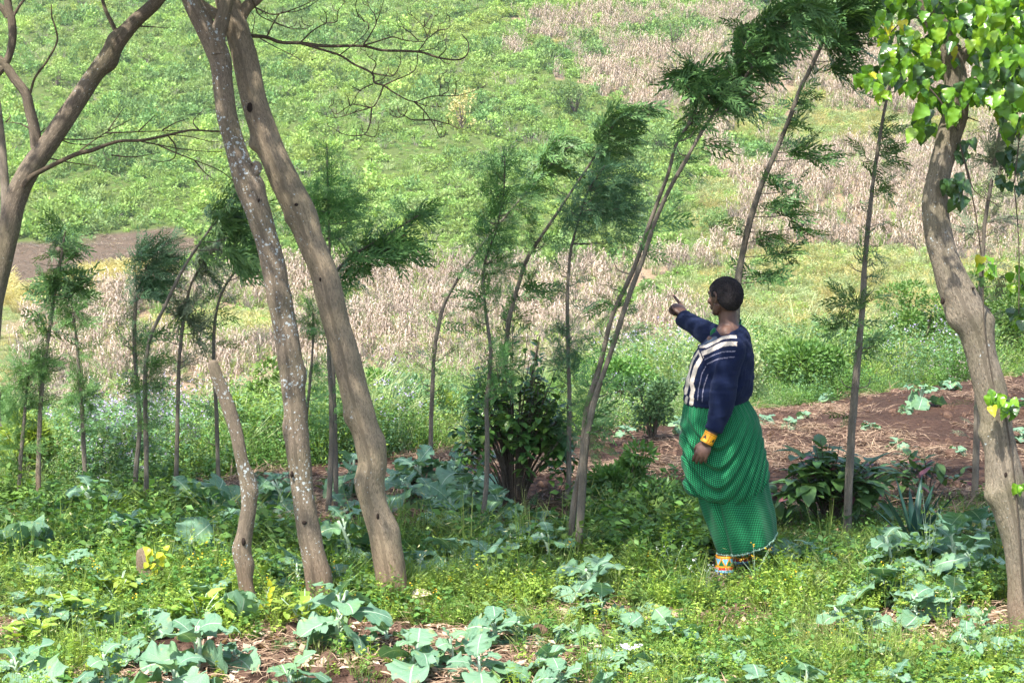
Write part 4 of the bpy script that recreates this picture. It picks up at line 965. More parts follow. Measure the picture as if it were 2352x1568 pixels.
sapling('slender sapling bending right into dark foliage, just left of the sawn trunk', (502, 1142), [ln([(503, 1150), (500, 1040), (497, 950), (492, 860), (491, 780), (498, 710), (516, 660), (548, 615), (590, 570)], 5.5, 1.8)],
  [(575, 575, 34, 26, 34, 50, .8, 'n'), (510, 660, 14, 24, 12, 36, .1, 'n'), (555, 520, 34, 30, 30, 50, .7, 'n')], 'feather_dark', seed=7, twigs=10)
sapling('sapling between the two tall trunks with an airy cone of fine needles on top', (755, 1192), [ln([(752, 1200), (758, 1100), (762, 1000), (760, 900), (755, 800), (756, 700), (757, 600), (756, 500), (753, 420), (751, 330)], 7, 1.3)],
  [(752, 360, 24, 40, 20, 42, .1, 'f'), (752, 420, 50, 31, 42, 52, .2, 'f'), (760, 470, 68, 31, 75, 58, .2, 'f'), (800, 480, 55, 31, 42, 58, .5, 'f'), (720, 450, 44, 26, 32, 52, -.4, 'f'), (745, 520, 66, 33, 57, 55, .1, 'f'), (755, 720, 13, 24, 10, 30, .1, 'f')], 'feather_green', seed=8)
sapling('thin sapling showing between the tall trunks, dark tuft against the smooth one', (706, 1160), [ln([(708, 1165), (702, 1060), (704, 960), (712, 880), (718, 800), (720, 720)], 5, 2)],
  [(716, 730, 22, 40, 50, 40, -.1, 'f'), (730, 880, 15, 48, 20, 34, 0, 'f'), (722, 1150, 19, 28, 10, 30, 0, 'f')], 'feather_green', seed=9)
sapling('bushy dark sapling leaning right out from behind the smooth trunk', (772, 1175), [ln([(772, 1180), (770, 1000), (765, 850), (762, 730), (766, 640), (800, 595), (850, 562), (905, 530), (960, 495)], 6, 1.6)],
  [(850, 575, 64, 38, 80, 62, .6, 'n'), (800, 620, 46, 22, 34, 55, .4, 'n'), (910, 560, 54, 34, 60, 58, .8, 'n'), (950, 495, 38, 26, 34, 52, .8, 'n'), (800, 545, 44, 31, 37, 52, .2, 'f'), (990, 480, 22, 14, 10, 40, 1, 'n')], 'feather_green', seed=10)
sapling('sapling arching far right with sparse spurs, first right of the smooth trunk', (990, 1058), [ln([(989, 1062), (990, 980), (993, 900), (996, 830), (1004, 765), (1020, 700), (1046, 650), (1078, 600), (1112, 556), (1150, 510), (1200, 452), (1247, 402), (1300, 330)], 5.5, 1.6)],
  [(1270, 370, 46, 32, 48, 62, .9, 'n'), (1300, 330, 34, 26, 26, 52, .9, 'n'), (1220, 420, 36, 30, 24, 55, .7, 'n'), (1205, 470, 39, 38, 32, 55, .6, 'f'), (1010, 830, 24, 50, 10, 40, .4, 's' if 0 else 'n'), (1015, 925, 24, 18, 8, 40, .3, 'n')], 'feather_dark', seed=11, twigs=26)
sapling('fine-needled upright sapling in front of the dark glossy bush', (1102, 1228), [ln([(1102, 1232), (1112, 1160), (1118, 1080), (1119, 980), (1117, 930), (1124, 860), (1127, 800), (1118, 735), (1112, 680), (1110, 630), (1120, 580), (1140, 530), (1150, 480), (1157, 440), (1160, 360)], 6, 1.4)],
  [(1160, 370, 50, 40, 37, 52, .3, 'f'), (1170, 440, 66, 43, 57, 55, .3, 'f'), (1140, 520, 50, 52, 87, 52, .2, 'f'), (1125, 600, 39, 52, 70, 48, .1, 'f'), (1100, 680, 44, 24, 26, 46, -.3, 'n'), (1150, 620, 44, 60, 37, 48, .4, 'f'), (1120, 760, 33, 72, 30, 42, .1, 'f'), (1150, 850, 55, 72, 87, 50, .2, 'f'), (1105, 490, 20, 20, 14, 46, -.1, 'n')], 'feather_green', seed=12, twigs=12)
sapling('tall sapling leaning right behind the glossy bush, windblown feathery top', (1168, 1172), [ln([(1160, 1180), (1158, 1000), (1160, 850), (1165, 770), (1172, 722), (1188, 662), (1209, 598), (1240, 548), (1280, 489), (1312, 440), (1350, 384), (1390, 320), (1420, 270)], 7, 1.6)],
  [(1400, 300, 44, 36, 56, 62, .8, 'n'), (1440, 262, 52, 24, 46, 62, 1.1, 'n'), (1380, 360, 50, 36, 55, 58, .7, 'f'), (1430, 330, 44, 36, 42, 55, .9, 'f'), (1230, 655, 34, 14, 14, 55, 1.2, 'n'), (1175, 690, 26, 26, 14, 42, -.2, 'n'), (1170, 760, 30, 20, 16, 40, .1, 'n'), (1215, 530, 22, 48, 27, 48, -.1, 'f')], 'feather_dark', seed=13, twigs=14)
sapling('dark sapling with broad misty foliage, between the glossy bush and the twin stems', (1300, 1190), [ln([(1298, 1195), (1306, 1100), (1307, 1000), (1308, 920), (1306, 844), (1304, 760), (1303, 690), (1306, 628), (1312, 570), (1325, 520), (1334, 490), (1350, 440), (1390, 380)], 6.5, 1.5)],
  [(1400, 410, 66, 43, 87, 60, .8, 'f'), (1370, 460, 77, 45, 112, 58, .6, 'f'), (1430, 480, 55, 40, 55, 58, .9, 'f'), (1320, 500, 37, 36, 42, 50, .1, 'f'), (1420, 540, 48, 24, 25, 50, .8, 'f'), (1305, 780, 37, 48, 75, 44, .1, 'f'), (1290, 830, 28, 28, 32, 40, -.1, 'f'), (1310, 880, 33, 72, 42, 44, .1, 'f'), (1302, 980, 28, 72, 32, 44, .1, 'f')], 'feather_blue', seed=14, twigs=20)
sapling('twin-stemmed sapling with a thick dark windblown crown, left of the woman', (1318, 1296), [
   ln([(1316, 1300), (1312, 1230), (1320, 1150), (1336, 1060), (1342, 990), (1350, 930), (1375, 850), (1392, 780), (1408, 720), (1436, 660), (1462, 600), (1486, 530), (1512, 460), (1536, 395), (1552, 335), (1582, 285), (1600, 250)], 8.5, 3),
   [(1324, 1300, 8.5), (1330, 1230, 9, -.05), (1336, 1150, 9, -.06), (1340, 1060, 9, -.05), (1352, 985, 8, -.04), (1364, 925, 7, -.04), (1385, 860, 6, -.04), (1408, 795, 6, -.03), (1428, 730, 6, -.03), (1448, 670, 6, -.03), (1478, 590, 5.5, -.03), (1504, 510, 5, -.03), (1540, 430, 4.6, -.03), (1580, 360, 4.2, -.03), (1614, 300, 4, -.03), (1645, 255, 3.4, -.03), (1700, 190, 3, -.03), (1760, 110, 2.4), (1800, 40, 2)],
   ],
  [(1620, 190, 66, 46, 150, 72, .5, 'n'), (1580, 160, 34, 26, 30, 60, -.6, 'n'), (1680, 230, 46, 32, 70, 66, .9, 'n'), (1600, 265, 30, 24, 24, 55, .3, 'n'), (1730, 130, 58, 50, 130, 72, .7, 'n'), (1790, 60, 60, 50, 110, 76, .6, 'n'), (1710, 70, 34, 34, 40, 66, .3, 'n'),
   (1845, 10, 44, 40, 36, 72, .8, 'n'), (1590, 300, 26, 16, 14, 48, .3, 'n'), (1600, 405, 34, 12, 8, 50, 1, 'n'), (1480, 560, 20, 26, 10, 40, .1, 'n'), (1560, 370, 22, 22, 12, 48, .6, 'n'), (1400, 690, 40, 16, 16, 46, -.8, 'n'), (1440, 760, 36, 18, 14, 46, .8, 'n'), (1355, 880, 26, 40, 26, 42, 0, 'n'), (1350, 960, 26, 48, 27, 44, 0, 'f'), (1378, 1020, 28, 48, 30, 46, .2, 'f')], 'feather_dark', 'bark_pale' if 0 else 'bark_sapling', seed=15, twigs=10)
sapling('tall sapling with long one-sided drooping fronds rising behind the woman', (1688, 1150), [ln([(1684, 1155), (1688, 1000), (1690, 850), (1692, 720), (1696, 640), (1706, 580), (1722, 510), (1742, 445), (1764, 390), (1790, 330), (1816, 265), (1838, 205), (1865, 150), (1890, 95), (1915, 40), (1935, -20), (1960, -90)], 9, 3.2)],
  [(1895, 60, 46, 60, 70, 75, .8, 'n'), (1940, 30, 56, 50, 90, 75, .9, 'n'), (1960, 100, 40, 40, 44, 72, .9, 'n'), (1985, -10, 50, 40, 50, 75, .9, 'n'), (1930, 150, 40, 20, 26, 70, .9, 'n'), (1860, 160, 30, 12, 10, 52, -.3, 'n'),
   (1850, 235, 26, 18, 14, 52, .6, 'n'), (1840, 275, 22, 18, 12, 48, .4, 'n'), (1815, 330, 24, 24, 14, 55, .5, 'n'), (1840, 350, 30, 12, 12, 58, 1, 'n'), (1880, 360, 30, 12, 12, 58, 1, 'n'), (1790, 415, 26, 12, 12, 55, .9, 'n'), (1830, 430, 26, 12, 12, 55, 1, 'n'),
   (1780, 470, 30, 16, 16, 58, .9, 'n'), (1815, 490, 30, 18, 18, 60, 1, 'n'), (1835, 520, 18, 22, 10, 55, .9, 'n'), (1760, 545, 34, 20, 24, 60, .9, 'n'), (1800, 580, 30, 20, 20, 60, .9, 'n'), (1740, 620, 34, 20, 22, 58, .8, 'n'), (1775, 635, 26, 16, 12, 55, .9, 'n'), (1700, 500, 10, 12, 5, 34, -.4, 'n')], 'feather_dark', seed=16)
for _s in [(1860, 340), (1910, 370)]: pass
sapling('straight grey sapling standing right of the woman in front of the bare field', (1945, 1232), [ln([(1944, 1240), (1948, 1150), (1952, 1060), (1958, 960), (1965, 880), (1972, 800), (1980, 720), (1984, 640), (1990, 560), (1998, 480), (2008, 400), (2020, 320), (2032, 250), (2050, 180)], 10.5, 3)],
  [(2035, 300, 26, 24, 12, 48, .7, 'n'), (2035, 345, 30, 22, 14, 50, .8, 'n'), (2030, 380, 28, 20, 12, 50, .8, 'n'), (2035, 430, 24, 12, 8, 45, .8, 'n'), (1990, 350, 20, 34, 8, 42, -.5, 'n'), (2030, 508, 34, 8, 6, 42, 1, 'n'), (2010, 590, 30, 8, 5, 40, 1, 'n'), (1950, 690, 34, 34, 34, 46, -.3, 'n'), (1930, 740, 36, 22, 28, 46, -.4, 'n'), (2000, 780, 24, 14, 8, 40, .6, 'n'), (2015, 680, 24, 10, 7, 40, .7, 'n')], 'feather_dark', 'bark_sapling', seed=17, twigs=16)
sapling('grey sapling standing behind the crooked tree at the right edge', (2238, 1152), [ln([(2238, 1158), (2241, 1060), (2244, 960), (2246, 860), (2246, 760), (2252, 660), (2258, 580), (2262, 510), (2275, 430), (2288, 350), (2300, 280), (2312, 200)], 8, 2.6)],
  [(2295, 500, 34, 26, 14, 48, .8, 'n'), (2235, 530, 24, 20, 8, 42, -.7, 'n'), (2310, 340, 44, 34, 40, 55, .7, 'n'), (2270, 360, 30, 30, 20, 50, -.2, 'n'), (2300, 640, 26, 16, 8, 44, .8, 'n'), (2340, 380, 30, 26, 24, 50, .8, 'n')], 'feather_grey', seed=18, twigs=14)
sapling('small dark sapling stem half cut off by the far left edge', (2, 1030), [ln([(2, 1035), (3, 985), (-2, 940), (0, 900)], 4.5, 2)], [(0, 930, 33, 36, 17, 45, .1, 'f'), (2, 880, 28, 31, 15, 45, .1, 'f')], 'feather_green', seed=19)
# ============================================================ SHRUBS AND PLANTS
g_h = 'separate shrubs on the far hillside'
shrub_thing('round_shrub', 265, 392, 92, 74, 'hill_leaf_cool', 'dark round bush on the green slope under the bare side branches, left', 700, .34, 1, group=g_h)
shrub_thing('round_shrub', 1062, 300, 84, 92, 'yellow_grass', 'loose yellowish bush on the green slope, near the hanging bare twigs', 420, .36, 2, group=g_h)
shrub_thing('round_shrub', 1396, 596, 92, 66, 'hill_leaf', 'round bright green bush at the top edge of the dry maize, centre', 800, .34, 3, group=g_h)
shrub_thing('round_shrub', 1548, 112, 130, 74, 'hill_leaf_cool', 'wide green bush in the dry field at the top right of centre', 900, .32, 4, group=g_h)
shrub_thing('round_shrub', 1372, 142, 70, 56, 'hill_leaf_cool', 'small round bush in the dry field, left of the wide top one', 500, .3, 5, group=g_h)
shrub_thing('round_shrub', 1782, 290, 66, 46, 'hill_leaf', 'small bush between two leaning saplings at right, in the dry field', 450, .3, 6, group=g_h)
shrub_thing('round_shrub', 1322, 262, 130, 90, 'hill_leaf_cool', 'large blue-green bush where the green slope meets the dry field', 1100, .34, 7, group=g_h)
shrub_thing('round_shrub', 1640, 536, 100, 56, 'hill_leaf_cool', 'low bush just above the pointing woman, beside the yellow meadow', 600, .3, 8, group=g_h)
shrub_thing('round_shrub', 1510, 350, 100, 60, 'hill_leaf_cool', 'dark bush behind the stem of the twin sapling, at the end of the green slope', 700, .3, 9, group=g_h)
shrub_thing('round_shrub', 1190, 262, 90, 50, 'hill_leaf', 'pale green bush left of the large blue-green one', 500, .3, 10, group=g_h)
shrub_thing('round_shrub', 560, 560, 120, 60, 'hill_leaf', 'wide bright bush on the green slope just left of the spotted trunk', 700, .3, 12, group=g_h)
shrub_thing('round_shrub', 130, 200, 96, 60, 'hill_leaf', 'pale bush high on the green slope beside the thin upright twig', 500, .32, 13, group=g_h)
# near wild shrubs on the bank
g_b = 'wild shrubs at the edge of the plot'
def near(x, y, w_, h_, mat, label, n=1500, leaf=.05, seed=1, Y=None, name='wild_shrub', **k): return shrub_thing(name, x, y, w_, h_, mat, label, int(n * 1.45), leaf, seed, group=g_b, Y=Y, **k)
near(1850, 912, 200, 150, 'near_green', 'leafy mid-green bush at the edge of the field, right behind the woman', 2600, .055, 21)
near(1800, 905, 120, 80, 'near_dark', 'dark bush low beside the woman\'s back at the edge of the field', 1300, .05, 22)
near(2110, 850, 200, 190, 'near_green', 'tall green bush left of the crooked tree, behind the bare field', 2600, .055, 23)
near(1500, 1010, 120, 150, 'fern_green', 'fine misty green bush between the twin stems and the woman', 1700, .04, 24)
near(400, 1075, 150, 90, 'near_dark', 'dark leafy bush behind the grey sapling stems at left', 1600, .05, 25)
near(620, 1010, 120, 160, 'near_green', 'green bush showing between the sawn trunk and the spotted trunk', 1500, .055, 26)
near(470, 1080, 120, 80, 'near_yellowgreen', 'bright yellow-green bush behind the slender bending sapling', 1200, .05, 27)
near(950, 985, 190, 110, 'near_cool', 'pale grey-green bush right of the smooth trunk, behind the kale', 2200, .04, 28)
near(1430, 1150, 170, 110, 'near_green', 'low green bush at the foot of the twin-stemmed sapling', 1700, .05, 29)
near(1500, 1215, 200, 90, 'near_dark', 'low dark fern-like bush left of the woman\'s skirt', 1900, .045, 30)
near(260, 1100, 220, 120, 'near_cool', 'grey-green bush flecked with lilac flowers at left', 1900, .04, 31)
near(560, 860, 60, 140, 'near_yellowgreen', 'thin yellow-flowered upright bush behind the sawn trunk', 500, .04, 32, Y=15.5)
near(1720, 800, 60, 150, 'pale_grass', 'upright yellowish weed behind the woman\'s neck', 500, .05, 33, Y=19)
near(60, 1110, 160, 150, 'near_yellowgreen', 'pale green bush in the left corner behind the first saplings', 1500, .05, 34)

near(1762, 862, 160, 120, 'near_green', 'mid green bush close behind the woman\'s back at shoulder height', 1800, .05, 35)
near(1965, 878, 180, 120, 'near_dark', 'dark green bush behind the straight grey sapling at the field edge', 2000, .05, 36)
near(2235, 800, 180, 160, 'near_green', 'tall leafy bush directly behind the crooked tree', 2000, .055, 37)
near(2040, 800, 170, 110, 'near_cool', 'pale bluish bush farther back between the grey sapling and the crooked tree', 1800, .05, 38)
near(2335, 850, 150, 190, 'near_green', 'tall green bush cut by the right edge of the picture', 2000, .055, 39)
near(1560, 850, 150, 120, 'near_cool', 'pale bush below the pointing hand, left of the woman\'s chest', 1700, .045, 40)
near(1430, 930, 150, 130, 'near_green', 'green bush between the twin stems and the fine misty bush', 1700, .045, 41)
near(1645, 800, 110, 80, 'near_green', 'small green bush showing just under the outstretched sleeve', 1000, .045, 42)
near(1015, 970, 160, 80, 'near_yellowgreen', 'low light green bush at the foot of the first arching sapling', 1300, .04, 43)
near(300, 1060, 170, 110, 'near_green', 'green bush between the third sapling and the plumed one', 1700, .045, 44)
near(150, 1080, 150, 90, 'near_dark', 'low dark bush beside the tiered sapling at far left', 1300, .045, 45)
near(520, 1060, 120, 90, 'near_green', 'bush just left of the sawn trunk, behind its foot', 1200, .045, 46)
near(850, 960, 150, 100, 'near_green', 'green bush touching the right side of the smooth trunk at mid height', 1500, .045, 47)

def leafy(name, label, cat, g, rosettes, mat, L, asp, seed, droop=(.2, 1.0), stem_h=0, top_mat=None, stemmat='bark_grey', nleaf=12, group=None):
    """rosettes: list of (offset, size); leaves are real little surfaces"""
    r = np.random.default_rng(seed); o = thing(name, label, cat, g, 0, group); lv = Leaves(); tb = Tubes()
    for k, (off, sz) in enumerate(rosettes):
        off = np.array(off, float); tb.add([(off[0] * .06, off[1] * .06, -.03), off * (.35, .35, .5), off], [.006, .0045, .002], 5, 4)
        for i in range(nleaf):
            a = i * 2.4 + r.uniform(0, 1); el = r.uniform(-.5, 1.0) * (1 - i / nleaf * .2)
            d = np.array([math.cos(a) * math.cos(el), math.sin(a) * math.cos(el), math.sin(el)])
            l = L * sz * r.uniform(.6, 1.15)
            V, f, uv = leaf_grid(l, l * asp, oval, .03, .3, r.uniform(*droop), seed=k * 31 + i, nu=5, nv=7)
            top = top_mat and i > nleaf - 4 and k % 4 == 0
            lv.add(orient(V, off * (1, 1, 1 - r.uniform(0, .42)) * (1 - r.uniform(0, .2)), d, (0, 0, 1)), f, uv, r.random(), 1 if top else 0)
    mesh_obj('leaves', lv.mesh('leaves'), [MATS[mat]] + ([MATS[top_mat]] if top_mat else []), o)
    mesh_obj('stem', tb.mesh('stem'), MATS[stemmat], o)
    return o
leafmat('purple_leaf', (.14, .05, .08), (.24, .10, .11), None, transl=.2, objrand=.1)
leafmat('agave_leaf', (.018, .06, .042), (.035, .09, .06), None, transl=.05, objrand=.1, rough=.45)
leafmat('glossy_leaf', (.036, .11, .03), (.10, .22, .045), (.15, .24, .04), ns=7, transl=.18, objrand=.1, rough=.32, spec=.5)
leafmat('broad_leaf', (.045, .11, .03), (.10, .185, .05), None, ns=4, transl=.25, objrand=.2, rough=.4, spec=.5)
r6 = np.random.default_rng(66)
def ros(n, wx, wy, h0, h1, seed):
    r = np.random.default_rng(seed); out = []
    for _ in range(n):
        a = r.uniform(0, 6.28); q = math.sqrt(r.random()); x = math.cos(a) * q; y = math.sin(a) * q
        out.append(((x * wx, y * wy, h0 + (h1 - h0) * (1 - .55 * q * q) * r.uniform(.55, 1)), r.uniform(.75, 1.1)))
    return out
leafy('broad_leaved_bush', 'dark green broad-leaved bush with a few purple tops, right of the woman\'s skirt', 'bush', G(1905, 1212), ros(30, .40, .3, .14, .60, 1), 'broad_leaf', .20, .42, 61, top_mat='purple_leaf', nleaf=14)
leafy('broad_leaved_bush', 'smaller dark broad-leaved bush behind the agave, purple shoot on top', 'bush', G(2130, 1150), ros(10, .30, .2, .1, .42, 2), 'broad_leaf', .15, .42, 62, top_mat='purple_leaf', nleaf=11)
leafy('citrus_bush', 'dark glossy small citrus bush behind the upright fine-needled sapling', 'bush', G(1180, 1188), ros(92, .40, .34, .16, 1.38, 3), 'glossy_leaf', .10, .48, 63, nleaf=18)
# agave
def agave(name, label, g, n, L, seed):
    r = np.random.default_rng(seed); o = thing(name, label, 'agave', g); lv = Leaves()
    for i in range(n):
        a = i * 2.4 + .4; el = r.uniform(.75, 1.4); d = np.array([math.cos(a) * math.cos(el), math.sin(a) * math.cos(el) * .6, math.sin(el)])
        V, f, uv = leaf_grid(L * r.uniform(.6, 1.1), .055, lambda t: np.clip(.55 + .9 * t - 1.45 * t ** 2.2, .02, 1), 0, .45, r.uniform(-.1, .25), seed=i, nu=5, nv=8)
        lv.add(orient(V, (0, 0, 0), d, (-d[0], -d[1] - .01, .6)), f, uv, r.random())
    mesh_obj('leaves', lv.mesh('leaves'), MATS['agave_leaf'], o); return o
agave('agave', 'blue-green agave with stiff pointed leaves beside the broad-leaved bush', G(2098, 1262), 13, .42, 5)

# ------------------------------------------------------------ kale
t = NT('kale_leaf')
uv = t.n('UVMap'); sx = t.n('SeparateXYZ', {0: uv.outputs[0]})
uu = t.math('ABSOLUTE', t.math('SUBTRACT', sx.outputs[0], .5)); vv = sx.outputs[1]
tint = t.attr('tint'); rnd = t.n('ObjectInfo').outputs['Random']
col = t.mix(t.math('FRACT', t.math('ADD', tint, t.math('MULTIPLY', rnd, 1.7))), (.095, .205, .125), (.17, .30, .185))
col = t.mix(t.math('MULTIPLY', t.step(t.noise(t.pos(), 5, 3), .45, .7), .6), col, (.17, .32, .11))
col = t.mix(t.math('MULTIPLY', t.step(t.noise(t.pos(), 17, 4), .60, .70), .5), col, (.33, .34, .09))
col = t.mix(t.math('MULTIPLY', t.step(t.noise(t.pos(), 60, 3), .66, .70), .6), col, (.16, .11, .06))
rib = t.math('MULTIPLY', t.math('SUBTRACT', 1.0, t.step(uu, .006, .026)), .8)
q = t.math('SUBTRACT', vv, t.math('MULTIPLY', uu, .75))
tri = t.math('ABSOLUTE', t.math('SUBTRACT', t.math('FRACT', t.math('MULTIPLY', q, 6.5)), .5))
vein = t.math('MULTIPLY', t.math('SUBTRACT', 1.0, t.step(tri, .02, .075)), t.math('SUBTRACT', 1.0, t.step(uu, .22, .46)))
fine_ = t.noise(t.n('VectorMath', {0: uv.outputs[0], 1: (1, 1.6, 1)}, operation='MULTIPLY').outputs[0], 22, 3)
col = t.mix(t.math('MULTIPLY', t.step(fine_, .52, .60), .22), col, (.22, .34, .23))
col = t.mix(t.math('MULTIPLY', vein, .35), col, (.33, .44, .32))
col = t.mix(rib, col, (.50, .60, .46))
b = t.n('BsdfPrincipled', {'Base Color': col, 'Roughness': .55, 'Specular IOR Level': .35})
t.set(b, 'Normal', t.n('Bump', {'Height': t.math('ADD', fine_, t.math('MULTIPLY', vein, -.6)), 'Strength': .5, 'Distance': .004}))
tr = t.n('BsdfTranslucent', {'Color': t.mix(1.0, col, (1.1, 1.2, .5), 'MULTIPLY')})
t.finish(t.n('MixShader', {0: .22, 1: b.outputs[0], 2: tr.outputs[0]}))
simple('kale_stalk', (.40, .50, .38), .6, .3, (.30, .42, .25), 30)
def kale_proto(seed, n, L, h, cabbage=False):
    r = np.random.default_rng(seed); lv = Leaves(); tb = Tubes()
    tb.add([(0, 0, -.04), (r.normal(0, .01), r.normal(0, .01), h * .5), (r.normal(0, .02), r.normal(0, .02), h)], [.013, .011, .008], 8, 4)
    a0 = r.uniform(0, 6.28)
    for i in range(n):
        f_ = i / n; a = a0 + i * 2.4 + r.normal(0, .25)
        el = (-.25 + 1.35 * f_ + r.normal(0, .15)) if not cabbage else (.1 + 1.35 * f_)
        l = L * (1.05 - .62 * f_ ** 1.5) * r.uniform(.78, 1.15)
        zb = h * (.25 + .75 * f_)
        d = np.array([math.cos(a) * math.cos(el), math.sin(a) * math.cos(el), math.sin(el)])
        pet = l * (.12 if not cabbage else .04)
        base_ = np.array([0, 0, zb]) + d * pet
        tb.add([(0, 0, zb - .01), np.array([0, 0, zb]) + d * pet * .6 + (0, 0, .004), base_ + d * l * .08], [.0065, .0055, .004], 5, 3, cap=False)
        V, f, uv = leaf_grid(l, l * r.uniform(.78, 1.05), kalep, .07 if not cabbage else .03, r.uniform(-.05, .38) if not cabbage else .5, r.uniform(.5, 1.5) if not cabbage else -r.uniform(.3, 1.0), twist=r.normal(0, .12), seed=seed * 50 + i, nu=13, nv=27, lobes=.17 if not cabbage else .03)
        lv.add(orient(V, base_, d, (0, 0, 1) if abs(d[2]) < .95 else (-math.cos(a), -math.sin(a), .1), r.normal(0, .5)), f, uv, r.random())
    m1 = lv.mesh('leaves'); m1.materials.append(MATS['kale_leaf']); m2 = tb.mesh('stalk'); m2.materials.append(MATS['kale_stalk'])
    return m1, m2
KP = [kale_proto(400 + k, n_, L_, h_) for k, (n_, L_, h_) in enumerate([(8, .25, .14), (9, .28, .18), (7, .24, .10), (10, .26, .22), (6, .22, .08), (8, .30, .16), (9, .23, .20), (7, .27, .14), (11, .24, .26), (5, .2, .06)])]
CB = [kale_proto(450, 15, .24, .06, True)]
def KS(x, y): return (.70 if x < 1150 else .64) if y > 1390 else (1.08 if y > 1060 else .9)
KGROUP = 'kale plants growing in the plot'
kcount = 0
def kale(x, y, s, label, k=None, rz=None, protos=KP, name='kale_plant', cat='kale plant', group=KGROUP, tilt=0):
    global kcount
    r = np.random.default_rng(int(x * 7 + y)); kcount += 1
    g = G(x, y); m = protos[(k if k is not None else int(r.integers(0, len(protos))))]
    o = bpy.data.objects.new(name, None); C.objects.link(o); o.empty_display_size = .05
    o.location = tuple(g); o.rotation_euler = (r.normal(0, .1) + tilt, r.normal(0, .1), r.uniform(0, 6.28) if rz is None else rz); s = s * KS(x, y); o.scale = (s, s, s * r.uniform(.85, 1.15))
    tag(o, label, cat, group)
    a = bpy.data.objects.new('leaves', m[0]); C.objects.link(a); a.parent = o
    b_ = bpy.data.objects.new('stalk', m[1]); C.objects.link(b_); b_.parent = o
    return o
# rows: (row phrase, [(x, y, scale, variant or None)])
ROWS = [
 ('sunlit kale plant right at the bottom edge of the plot', [(40, 1590, 1.2), (240, 1600, .9), (400, 1610, 1.2), (670, 1600, 1.2), (1110, 1590, .95), (1290, 1600, .95), (1400, 1620, .8), (1600, 1610, .85), (1740, 1600, .85), (1850, 1600, 1.0), (1960, 1620, .9), (2060, 1610, .8), (2230, 1610, .9), (2340, 1600, .9)]),
 ('pale sunlit kale plant in the front row on the brown soil', [(290, 1530, .9), (450, 1550, 1.3), (545, 1535, .85), (955, 1555, 1.05), (1030, 1545, .8), (1150, 1575, .9), (1265, 1560, .9), (1395, 1550, .9), (1470, 1560, .8), (1520, 1545, 1.0), (1620, 1540, .7), (1700, 1550, .9), (1765, 1540, .8), (2080, 1545, .9), (2150, 1550, .8), (2215, 1540, .9), (1830, 1535, .95), (1900, 1545, .8), (1990, 1550, .85), (2280, 1540, 1.1), (2350, 1530, .9)]),
 ('kale plant in the second sunlit row, before the tree feet', [(120, 1470, 1.0), (215, 1460, .9), (340, 1450, 1.1), (700, 1480, .8), (785, 1500, 1.5), (893, 1478, 1.35), (1135, 1490, 1.0), (1190, 1480, .8), (1325, 1480, .9), (1385, 1430, 1.0), (1240, 1470, .8), (1440, 1480, .8), (1500, 1470, .9), (1555, 1500, .9), (1680, 1500, .8), (1860, 1480, .9), (2050, 1470, .8), (2320, 1470, .9), (1790, 1480, .8), (1940, 1475, 1.05), (1985, 1460, .9), (2110, 1440, 1.15), (2180, 1430, 1.0), (2250, 1480, .8)]),
 ('kale plant between sun and shade, level with the woman\'s feet', [(40, 1420, .9), (150, 1410, .9), (210, 1400, .8), (280, 1390, .7), (480, 1400, 1.0), (515, 1370, .9), (640, 1400, .7), (690, 1380, .9), (790, 1375, .9), (1360, 1380, .95), (1490, 1420, .8), (1545, 1375, .85), (1870, 1370, .7), (2030, 1380, .8), (2080, 1400, .9), (2140, 1370, .9), (2040, 1340, .8), (2230, 1360, .8)]),
 ('shaded kale plant just behind the feet of the two tall trunks', [(80, 1370, .9), (170, 1350, .9), (250, 1330, .8), (430, 1320, .9), (490, 1310, .8), (620, 1330, .9), (800, 1320, 1.0), (840, 1345, .8), (960, 1340, .9), (1040, 1320, .8), (1120, 1330, .8), (1200, 1330, .9), (1260, 1310, .8), (1800, 1310, .85), (1870, 1320, .8), (2000, 1320, 1.1), (2060, 1310, .9), (2190, 1330, 1.0), (2170, 1290, .9), (2260, 1260, 1.1)]),
 ('dark blue-green kale plant in the shaded middle of the plot', [(60, 1310, .8), (170, 1260, .9), (300, 1270, .9), (440, 1270, .8), (510, 1250, .9), (620, 1270, .8), (660, 1240, .8), (780, 1260, .9), (960, 1270, .8), (1010, 1240, .9), (1080, 1260, .9), (1170, 1280, .9), (1250, 1265, .8), (150, 1215, .9), (205, 1210, 1.0)]),
 ('shaded kale plant in the crowded patch behind the trunks', [(395, 1215, .9), (440, 1200, .9), (490, 1215, 1.0), (530, 1195, .8), (460, 1170, .8), (610, 1215, .9), (650, 1190, .9), (600, 1170, .8), (640, 1160, .7), (790, 1190, .9), (800, 1150, .9), (930, 1160, 1.0), (985, 1150, .9), (1035, 1175, .95), (1075, 1195, 1.0), (960, 1110, 1.0), (1010, 1105, .9), (1060, 1130, .9), (920, 1110, .8), (1040, 1215, .9), (990, 1200, .8), (1150, 1215, .8)]),
 ('small pale kale seedling on the bare field behind the saplings', [(640, 1115, .5), (590, 1105, .45), (905, 1045, .5), (1050, 1050, .5), (1140, 1060, .5), (1435, 1005, .5), (1450, 950, .6), (1455, 925, .5), (1570, 1000, .55), (1560, 975, .5), (1500, 960, .4), (1755, 975, .6), (1812, 985, .45), (1875, 905, .6), (1900, 925, .45), (1850, 960, .4), (2060, 1030, .5), (2115, 935, .95), (2180, 895, .55), (2075, 890, .4), (2310, 1010, .8), (2345, 1010, .7), (2000, 985, .35), (2200, 1045, .45), (2335, 945, .6), (2080, 950, .35), (1955, 890, .4)])]
